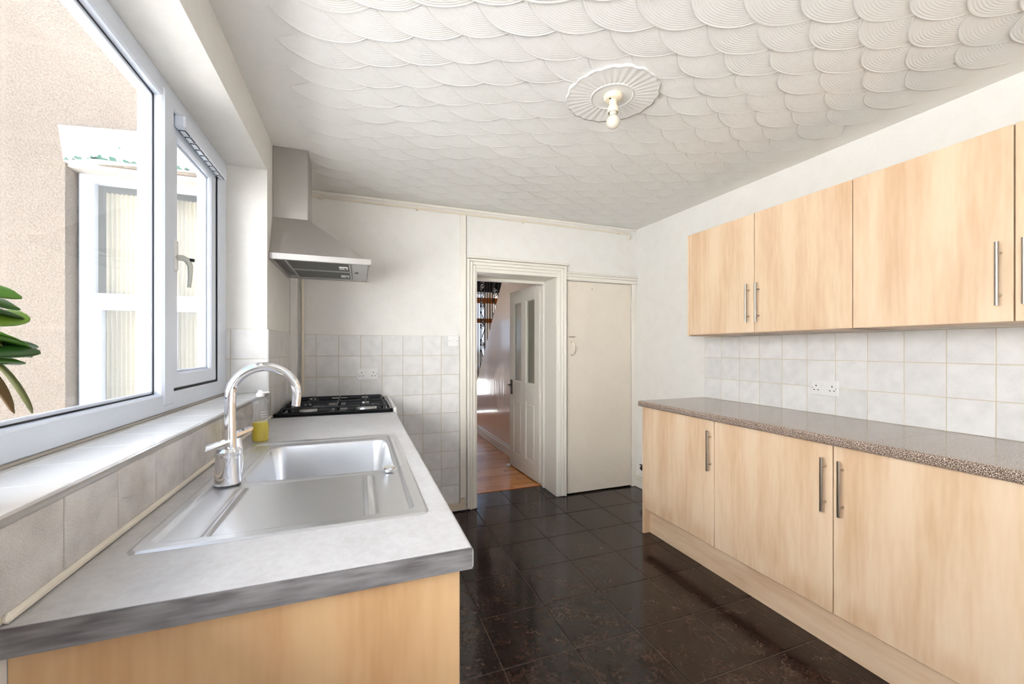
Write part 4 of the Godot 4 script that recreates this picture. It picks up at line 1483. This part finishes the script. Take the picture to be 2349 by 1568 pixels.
# ------------------------------------------------------------------ cooker and hood
func build_cooker():
	var x0 := -0.435
	var x1 := 0.185
	var z0 := -3.13
	var z1 := -2.492
	var t := thing("gas_cooker", "black gas cooker with four burners beside the back wall", "cooker", Vector3((x0 + x1) / 2, 0, (z0 + z1) / 2))
	obj("body", box(Vector3(x0, 0.05, z0), Vector3(x1, 0.915, z1), 0.004), M.black, t)
	obj("plinth", box(Vector3(x0 + 0.05, 0.0, z0 + 0.02), Vector3(x1 - 0.06, 0.05, z1 - 0.02)), M.iron, t)
	var st := mb()
	bx(st, Vector3(x0, 0.915, z0), Vector3(x1, 0.938, z1), 0.004)
	for r in [[x0, x0 + 0.022, z0, z1], [x1 - 0.022, x1, z0, z1], [x0, x1, z0, z0 + 0.022], [x0, x1, z1 - 0.022, z1]]:
		bx(st, Vector3(r[0], 0.936, r[2]), Vector3(r[1], 0.952, r[3]), 0.006)
	obj("hob", st, M.black, t)
	obj("front_trim", box(Vector3(x1, 0.905, z0), Vector3(x1 + 0.022, 0.955, z1 - 0.004), 0.006), mat(Color8(226, 224, 218), 0.3), t, "pale trim along the front edge")
	obj("oven_door", box(Vector3(x1, 0.14, z0 + 0.02), Vector3(x1 + 0.02, 0.77, z1 - 0.02), 0.006), M.black, t)
	obj("door_handle", rod(Vector3(x1 + 0.04, 0.73, z0 + 0.08), Vector3(x1 + 0.04, 0.73, z1 - 0.08), 0.008, 12), M.chrome, t)
	for k in 5:
		var z := z0 + 0.09 + 0.115 * k
		obj("knob", rod(Vector3(x1, 0.84, z), Vector3(x1 + 0.028, 0.84, z), 0.018, 18), M.iron, t)
	for bx_ in [[-0.285, -2.955, 0.045], [0.035, -2.955, 0.036], [-0.285, -2.655, 0.036], [0.035, -2.655, 0.045]]:
		var c := Vector3(bx_[0], 0.938, bx_[1])
		var r: float = bx_[2]
		var bn := obj("burner", lath([Vector2(r * 1.25, 0.0), Vector2(r * 1.2, 0.008), Vector2(r, 0.012), Vector2(r * 0.98, 0.020), Vector2(0.0, 0.021)], c, 24), M.alu, t)
		obj("burner_cap", lath([Vector2(r * 0.82, 0.020), Vector2(r * 0.82, 0.026), Vector2(r * 0.74, 0.029), Vector2(0.0, 0.029)], c, 24), M.iron, bn)
		obj("igniter", rod(c + Vector3(r * 1.3, 0, 0.01), c + Vector3(r * 1.3, 0.019, 0.01), 0.004, 8), M.plastic, bn)
	# cast pan supports, one over each pair
	for cz in [-2.655, -2.955]:
		st = mb()
		var yt := 0.976
		for e in [[-0.40, -0.40], [0.14, 0.14]]:
			tube(st, [Vector3(e[0], yt - 0.006, cz - 0.125), Vector3(e[0], yt - 0.006, cz + 0.125)], 0.0055, 8)
		for e in [-0.125, 0.125]:
			tube(st, [Vector3(-0.40, yt - 0.006, cz + e), Vector3(0.14, yt - 0.006, cz + e)], 0.0055, 8)
		tube(st, [Vector3(-0.127, yt - 0.006, cz - 0.125), Vector3(-0.127, yt - 0.006, cz + 0.125)], 0.0055, 8)
		for cx in [-0.285, 0.035]:
			for dxy in [Vector2(1, 0), Vector2(-1, 0), Vector2(0, 1), Vector2(0, -1)]:
				var far := 0.11 if dxy.x != 0 else 0.125
				bx(st, Vector3(cx, yt - 0.006, cz) + Vector3(minf(dxy.x * 0.022, dxy.x * far), -0.004, minf(dxy.y * 0.022, dxy.y * far)) - Vector3(0.003, 0, 0.003), Vector3(cx, yt, cz) + Vector3(maxf(dxy.x * 0.022, dxy.x * far), 0.004, maxf(dxy.y * 0.022, dxy.y * far)) + Vector3(0.003, 0, 0.003), 0.002)
		for e in [[-0.40, -0.125], [-0.40, 0.125], [0.14, -0.125], [0.14, 0.125], [-0.127, -0.125], [-0.127, 0.125]]:
			tube(st, [Vector3(e[0], 0.936, cz + e[1]), Vector3(e[0], yt - 0.004, cz + e[1])], 0.006, 8)
		obj("pan_support", st, M.iron, t)


func build_hood():
	var x0 := XL + 0.001
	var x1 := 0.063
	var z0 := -3.095
	var z1 := -2.462
	var t := thing("cooker_hood", "stainless steel chimney cooker hood on the window wall", "cooker hood", Vector3(-0.2, 1.775, -2.78))
	var st := mb()
	# rim as a frame, open below
	bx(st, Vector3(x0, 1.776, z1 - 0.016), Vector3(x1, 1.812, z1), 0.002)
	bx(st, Vector3(x0, 1.776, z0), Vector3(x1, 1.812, z0 + 0.016), 0.002)
	bx(st, Vector3(x1 - 0.016, 1.776, z0 + 0.002), Vector3(x1 - 0.0005, 1.812, z1 - 0.002), 0.002)
	bx(st, Vector3(x0, 1.776, z0 + 0.002), Vector3(x0 + 0.016, 1.812, z1 - 0.002), 0.002)
	obj("rim", st, M.brushed, t)
	st = mb()
	frustum(st, 1.812, [x0, x1 - 0.03, z0 + 0.01, z1 - 0.012], 2.028, [x0, -0.272, -2.772, -2.566])
	obj("canopy", st, M.brushed, t)
	obj("chimney", box(Vector3(x0, 2.024, -2.770), Vector3(-0.274, ceil_at(-2.7) - 0.002, -2.568), 0.002), M.brushed, t)
	obj("underside", box(Vector3(x0 + 0.016, 1.798, z0 + 0.016), Vector3(x1 - 0.016, 1.806, z1 - 0.016)), mat(Color8(120, 118, 116), 0.4, 0.8), t)
	# front light and switch strip
	var sp := obj("switch_panel", box(Vector3(-0.045, 1.782, z0 + 0.016), Vector3(x1 - 0.016, 1.799, z1 - 0.016), 0.002), mat(Color8(206, 204, 204), 0.35), t)
	obj("badge", box(Vector3(-0.028, 1.7805, -2.80), Vector3(-0.008, 1.783, -2.75)), mat(Color8(84, 92, 76), 0.5), sp)
	for z in [[-3.07, -2.79], [-2.775, -2.49]]:
		var f := obj("grease_filter", box(Vector3(-0.385, 1.785, z[0]), Vector3(-0.05, 1.799, z[1]), 0.002), M.filter, t)
		st = mb()
		bx(st, Vector3(-0.385, 1.783, z[0]), Vector3(-0.05, 1.790, z[0] + 0.010), 0.001)
		bx(st, Vector3(-0.385, 1.783, z[1] - 0.010), Vector3(-0.05, 1.790, z[1]), 0.001)
		bx(st, Vector3(-0.385, 1.783, z[0]), Vector3(-0.375, 1.790, z[1]), 0.001)
		bx(st, Vector3(-0.060, 1.783, z[0]), Vector3(-0.05, 1.790, z[1]), 0.001)
		obj("filter_frame", st, M.alu, f)
		obj("filter_catch", box(Vector3(-0.115, 1.780, (z[0] + z[1]) / 2 - 0.05), Vector3(-0.066, 1.786, (z[0] + z[1]) / 2 + 0.02), 0.001), M.plastic, f)
		obj("catch_slot", box(Vector3(-0.085, 1.7795, (z[0] + z[1]) / 2 - 0.03), Vector3(-0.075, 1.7805, (z[0] + z[1]) / 2)), M.hole, f)


# ------------------------------------------------------------------ sockets, pipes
# plate in the plane with outward normal n and right-hand direction r
func socket(label: String, c: Vector3, n: Vector3, r: Vector3, w: float, h: float, kind: String):
	var t := thing("wall_socket", label, "socket", c, "")
	var up := Vector3.UP
	var blk := func(u0: float, u1: float, v0: float, v1: float, d0: float, d1: float, ch: float) -> SurfaceTool:
		var a := c + r * u0 + up * v0 + n * d0
		var b := c + r * u1 + up * v1 + n * d1
		return box(Vector3(minf(a.x, b.x), minf(a.y, b.y), minf(a.z, b.z)), Vector3(maxf(a.x, b.x), maxf(a.y, b.y), maxf(a.z, b.z)), ch)
	obj("plate", blk.call(-w / 2, w / 2, -h / 2, h / 2, 0.004, 0.013, 0.003), M.plastic, t)
	if kind == "double":
		for s in [-1.0, 1.0]:
			var o: float = s * 0.042
			for pin in [[0.0, 0.012, 0.0024, 0.0045], [-0.011, -0.012, 0.0042, 0.0022], [0.011, -0.012, 0.0042, 0.0022]]:
				obj("pin_hole", blk.call(o + pin[0] - pin[2], o + pin[0] + pin[2], pin[1] - pin[3], pin[1] + pin[3], 0.0125, 0.0134, 0.0), M.hole, t)
			obj("rocker_switch", blk.call(s * 0.011 - 0.008, s * 0.011 + 0.008, 0.010, 0.027, 0.012, 0.0165, 0.002), M.plastic, t)
			obj("screw", blk.call(s * 0.062 - 0.002, s * 0.062 + 0.002, -0.002, 0.002, 0.0125, 0.0134, 0.0), M.hole, t)
	else:
		for s in [-1.0, 1.0]:
			obj("screw", blk.call(s * 0.030 - 0.0025, s * 0.030 + 0.0025, -0.0025, 0.0025, 0.0125, 0.0136, 0.0), M.hole, t)
		obj("rocker_switch", blk.call(-0.010, 0.010, -0.006, 0.012, 0.012, 0.016, 0.002), M.plastic, t)


func build_fittings():
	socket("white double socket on the back wall tiles above the cooker", Vector3(0.055, 1.113, ZB + 0.0), Vector3.BACK, Vector3.RIGHT, 0.147, 0.086, "double")
	socket("white single switch plate on the tiles beside the doorway", Vector3(0.700, 1.365, ZB + 0.0), Vector3.BACK, Vector3.RIGHT, 0.088, 0.088, "single")
	socket("white double socket on the right-hand tiles above the granite-effect worktop", Vector3(XR, 1.079, -1.540), Vector3.LEFT, Vector3.BACK, 0.147, 0.086, "double")
	# small-bore pipe under the ceiling
	var p := thing("ceiling_pipe", "thin cream painted pipe along the top of the back wall", "pipe", Vector3(1.0, 2.385, ZB + 0.02))
	var st := mb()
	var y := 2.384
	var z := ZB + 0.020
	tube(st, [Vector3(-0.40, y + 0.004, z), Vector3(0.7, y, z), Vector3(2.350, y - 0.006, z), Vector3(2.362, y - 0.008, z), Vector3(2.370, y - 0.016, z), Vector3(2.371, y - 0.05, z), Vector3(2.368, y - 0.058, z - 0.012)], 0.0078, 12)
	obj("pipe_run", st, M.cream_pipe, p)
	for x in [-0.26, 0.42, 1.30, 2.26]:
		st = mb()
		bx(st, Vector3(x - 0.011, y - 0.013, ZB), Vector3(x + 0.011, y + 0.012, z + 0.011), 0.004)
		obj("pipe_clip", st, M.cream_pipe, p)
	tag(obj("conduit", rod(Vector3(-0.376, 0.98, ZB + 0.018), Vector3(-0.376, 1.80, ZB + 0.018), 0.011, 14), M.cream_pipe), "cream upright pipe in the corner beside the cooker", "pipe")
	# heating pipes and valve low on the right wall
	var k := 0
	for yy in [0.122, 0.088]:
		st = mb()
		tube(st, [Vector3(XR - 0.03, yy, -3.20), Vector3(XR - 0.03, yy, -2.41)], 0.0085, 12)
		tag(obj("heating_pipe", st, M.cream_pipe), ["upper", "lower"][k] + " white heating pipe low on the wall beside the end panel", "pipe", "heating pipes by the end panel")
		k += 1
	var v := thing("stopcock", "dark metal stopcock low on the right wall beside the end panel", "valve", Vector3(XR - 0.02, 0.2, -3.10))
	obj("valve_body", rod(Vector3(XR - 0.03, 0.185, -3.10), Vector3(XR - 0.03, 0.225, -3.10), 0.012, 12), M.iron, v)
	obj("tail", rod(Vector3(XR, 0.205, -3.10), Vector3(XR - 0.05, 0.205, -3.10), 0.009, 12), M.iron, v)
	obj("tap_head", box(Vector3(XR - 0.042, 0.226, -3.125), Vector3(XR - 0.018, 0.234, -3.075), 0.003), M.iron, v)


func build_lamp():
	var c := Vector3(1.030, ceil_at(-1.505) - 0.010, -1.505)
	var t := thing("ceiling_lamp", "cream batten lampholder with an unlit pearl bulb on the ceiling", "lamp", c)
	obj("batten_base", lath([Vector2(0.0, -0.0), Vector2(0.040, 0.0), Vector2(0.040, -0.012), Vector2(0.033, -0.020), Vector2(0.018, -0.022), Vector2(0.0, -0.022)], c, 32), M.bakelite, t)
	obj("neck", lath([Vector2(0.0165, -0.020), Vector2(0.0165, -0.046), Vector2(0.0185, -0.050), Vector2(0.020, -0.060), Vector2(0.0, -0.0601)], c, 28), M.bakelite, t)
	obj("holder_ring", lath([Vector2(0.0205, -0.048), Vector2(0.0235, -0.056), Vector2(0.0235, -0.076), Vector2(0.0215, -0.076), Vector2(0.0200, -0.060)], c, 28), M.bakelite, t)
	obj("screw", rod(c + Vector3(-0.020, -0.023, 0.008), c + Vector3(-0.020, -0.018, 0.008), 0.004, 10), M.hole, t)
	var prof := []
	for k in 15:
		var a := PI * k / 16.0
		prof.append(Vector2(0.0295 * sin(a) if k > 0 else 0.0, -0.1135 - 0.0295 * cos(a)))
	prof.append(Vector2(0.0155, -0.080))
	prof.append(Vector2(0.0145, -0.062))
	obj("bulb", lath(prof, c, 28, true), M.opal, t, "pearl glass bulb")
	obj("bulb_collar", lath([Vector2(0.0150, -0.060), Vector2(0.0150, -0.070), Vector2(0.0, -0.0701)], c, 20), M.nickel, t)


# ------------------------------------------------------------------ plant on the sill
func leaf_mesh(st: SurfaceTool, p: Vector3, dir: Vector3, up: Vector3, l: float, w: float, droop: float, thick: float):
	var d := dir.normalized()
	var side := d.cross(up).normalized()
	var n := side.cross(d).normalized()
	var tops := []
	var mids := []
	var N := 15
	for i in N:
		var u := i / float(N - 1)
		var c := p + d * l * u + Vector3.DOWN * droop * u * u
		var f := pow(sin(PI / 2.0 * u / 0.62), 0.85) if u < 0.62 else sqrt(maxf(0.0, 1.0 - pow((u - 0.62) / 0.38, 2.0)))
		var ww := maxf(w * f, 0.0008)
		if u < 0.1: ww = maxf(ww, 0.004)
		var ring := []
		for k in 12:
			var a := TAU * k / 12.0
			ring.append(c + side * cos(a) * ww / 2 + n * (sin(a) * thick * (0.2 + 0.8 * f) + 0.12 * cos(a) * cos(a) * ww))
		tops.append(ring)
		mids.append(c)
	for i in N - 1:
		for k in 12:
			var m := (k + 1) % 12
			var q := [tops[i][k], tops[i + 1][k], tops[i + 1][m], tops[i][m]]
			var nn := []
			for e in [[i, k], [i + 1, k], [i + 1, m], [i, m]]:
				var a: float = TAU * e[1] / 12.0
				nn.append((side * cos(a) * 0.35 + n * sin(a)).normalized())
			tri3(st, [q[0], q[1], q[2]], [nn[0], nn[1], nn[2]])
			tri3(st, [q[0], q[2], q[3]], [nn[0], nn[2], nn[3]])


func build_plant():
	var b := Vector3(-0.545, 1.0748, -0.752)
	var t := thing("jade_plant", "green fleshy-leaved pot plant on the window sill", "plant", b)
	obj("pot", lath([Vector2(0.0, 0.0), Vector2(0.042, 0.0), Vector2(0.055, 0.085), Vector2(0.060, 0.086), Vector2(0.061, 0.105), Vector2(0.054, 0.105), Vector2(0.050, 0.09), Vector2(0.0, 0.09)], b, 28), M.terracotta, t)
	obj("soil", lath([Vector2(0.051, 0.092), Vector2(0.0, 0.094)], b, 20), M.soil, t)
	var stems := [
		[b + Vector3(0.0, 0.09, 0), b + Vector3(0.0, 0.17, -0.02), b + Vector3(-0.002, 0.235, -0.07), b + Vector3(0.0, 0.262, -0.118)],
		[b + Vector3(0.01, 0.09, -0.01), b + Vector3(0.012, 0.16, -0.05), b + Vector3(0.012, 0.225, -0.10), b + Vector3(0.010, 0.236, -0.145)],
		[b + Vector3(-0.01, 0.09, 0.01), b + Vector3(-0.02, 0.2, 0.03), b + Vector3(-0.02, 0.30, 0.04)],
	]
	for s in stems:
		var st := mb()
		tube(st, s, 0.0045, 8)
		obj("stem", st, M.stem, t)
	# leaves: base point, direction, length, width, droop, tone
	var L := [
		[Vector3(0.0, 0.300, -0.085), Vector3(0.25, 0.05, -1), 0.078, 0.033, 0.012, 0],
		[Vector3(0.0, 0.308, -0.070), Vector3(0.5, 0.25, -1), 0.080, 0.032, 0.016, 1],
		[Vector3(0.0, 0.285, -0.100), Vector3(0.15, 0.10, -1), 0.082, 0.029, 0.018, 2],
		[Vector3(0.006, 0.262, -0.118), Vector3(0.05, 0.24, -1), 0.078, 0.033, -0.004, 3],
		[Vector3(0.0, 0.268, -0.105), Vector3(-0.5, 0.20, -1), 0.080, 0.027, 0.012, 2],
		[Vector3(0.0, 0.262, -0.140), Vector3(-0.2, -0.7, -1), 0.046, 0.014, 0.010, 4],
		[Vector3(0.0, 0.254, -0.100), Vector3(0.30, 0.02, -1), 0.078, 0.032, 0.030, 1],
		[Vector3(0.004, 0.246, -0.085), Vector3(0.35, 0.05, -1), 0.086, 0.035, 0.026, 0],
		[Vector3(0.004, 0.246, -0.072), Vector3(0.20, 0.1, -1), 0.060, 0.029, 0.020, 5],
		[Vector3(0.010, 0.216, -0.080), Vector3(0.45, 0.10, -1), 0.088, 0.036, 0.002, 2],
		[Vector3(0.012, 0.208, -0.075), Vector3(0.15, 0.05, -1), 0.086, 0.033, 0.010, 0],
		[Vector3(0.010, 0.232, -0.140), Vector3(-0.1, 0.14, -1), 0.100, 0.014, 0.018, 2],
		[Vector3(0.010, 0.226, -0.132), Vector3(0.5, -0.10, -1), 0.044, 0.026, 0.008, 5],
		[Vector3(0.008, 0.212, -0.118), Vector3(0.3, -0.55, -1), 0.072, 0.024, 0.062, 5],
		[Vector3(0.006, 0.205, -0.095), Vector3(0.3, -0.5, -0.7), 0.060, 0.026, 0.050, 4],
		[Vector3(0.006, 0.228, -0.075), Vector3(-0.6, 0.2, -0.8), 0.075, 0.026, 0.010, 1],
		[Vector3(0.0, 0.30, -0.03), Vector3(0.6, 0.5, -0.3), 0.07, 0.026, 0.01, 0],
		[Vector3(-0.02, 0.30, 0.04), Vector3(0.3, 0.9, 0.3), 0.07, 0.026, 0.01, 1],
		[Vector3(-0.02, 0.29, 0.04), Vector3(0.8, 0.3, 0.5), 0.07, 0.026, 0.02, 2],
		[Vector3(-0.02, 0.27, 0.03), Vector3(-0.3, 0.3, 0.9), 0.07, 0.026, 0.02, 0],
		[Vector3(0.0, 0.24, -0.02), Vector3(1.0, 0.2, 0.2), 0.07, 0.026, 0.02, 1],
	]
	for q in L:
		var st := mb()
		leaf_mesh(st, b + q[0], q[1], Vector3(rng.randf_range(0.2, 1.1), 0.8, rng.randf_range(-0.5, 0.5)), q[2], q[3], q[4], 0.0048)
		obj("leaf", st, M.leaf_brown if q[5] == 4 else M.leaf[q[5] % 5 if q[5] < 4 else 4], t)
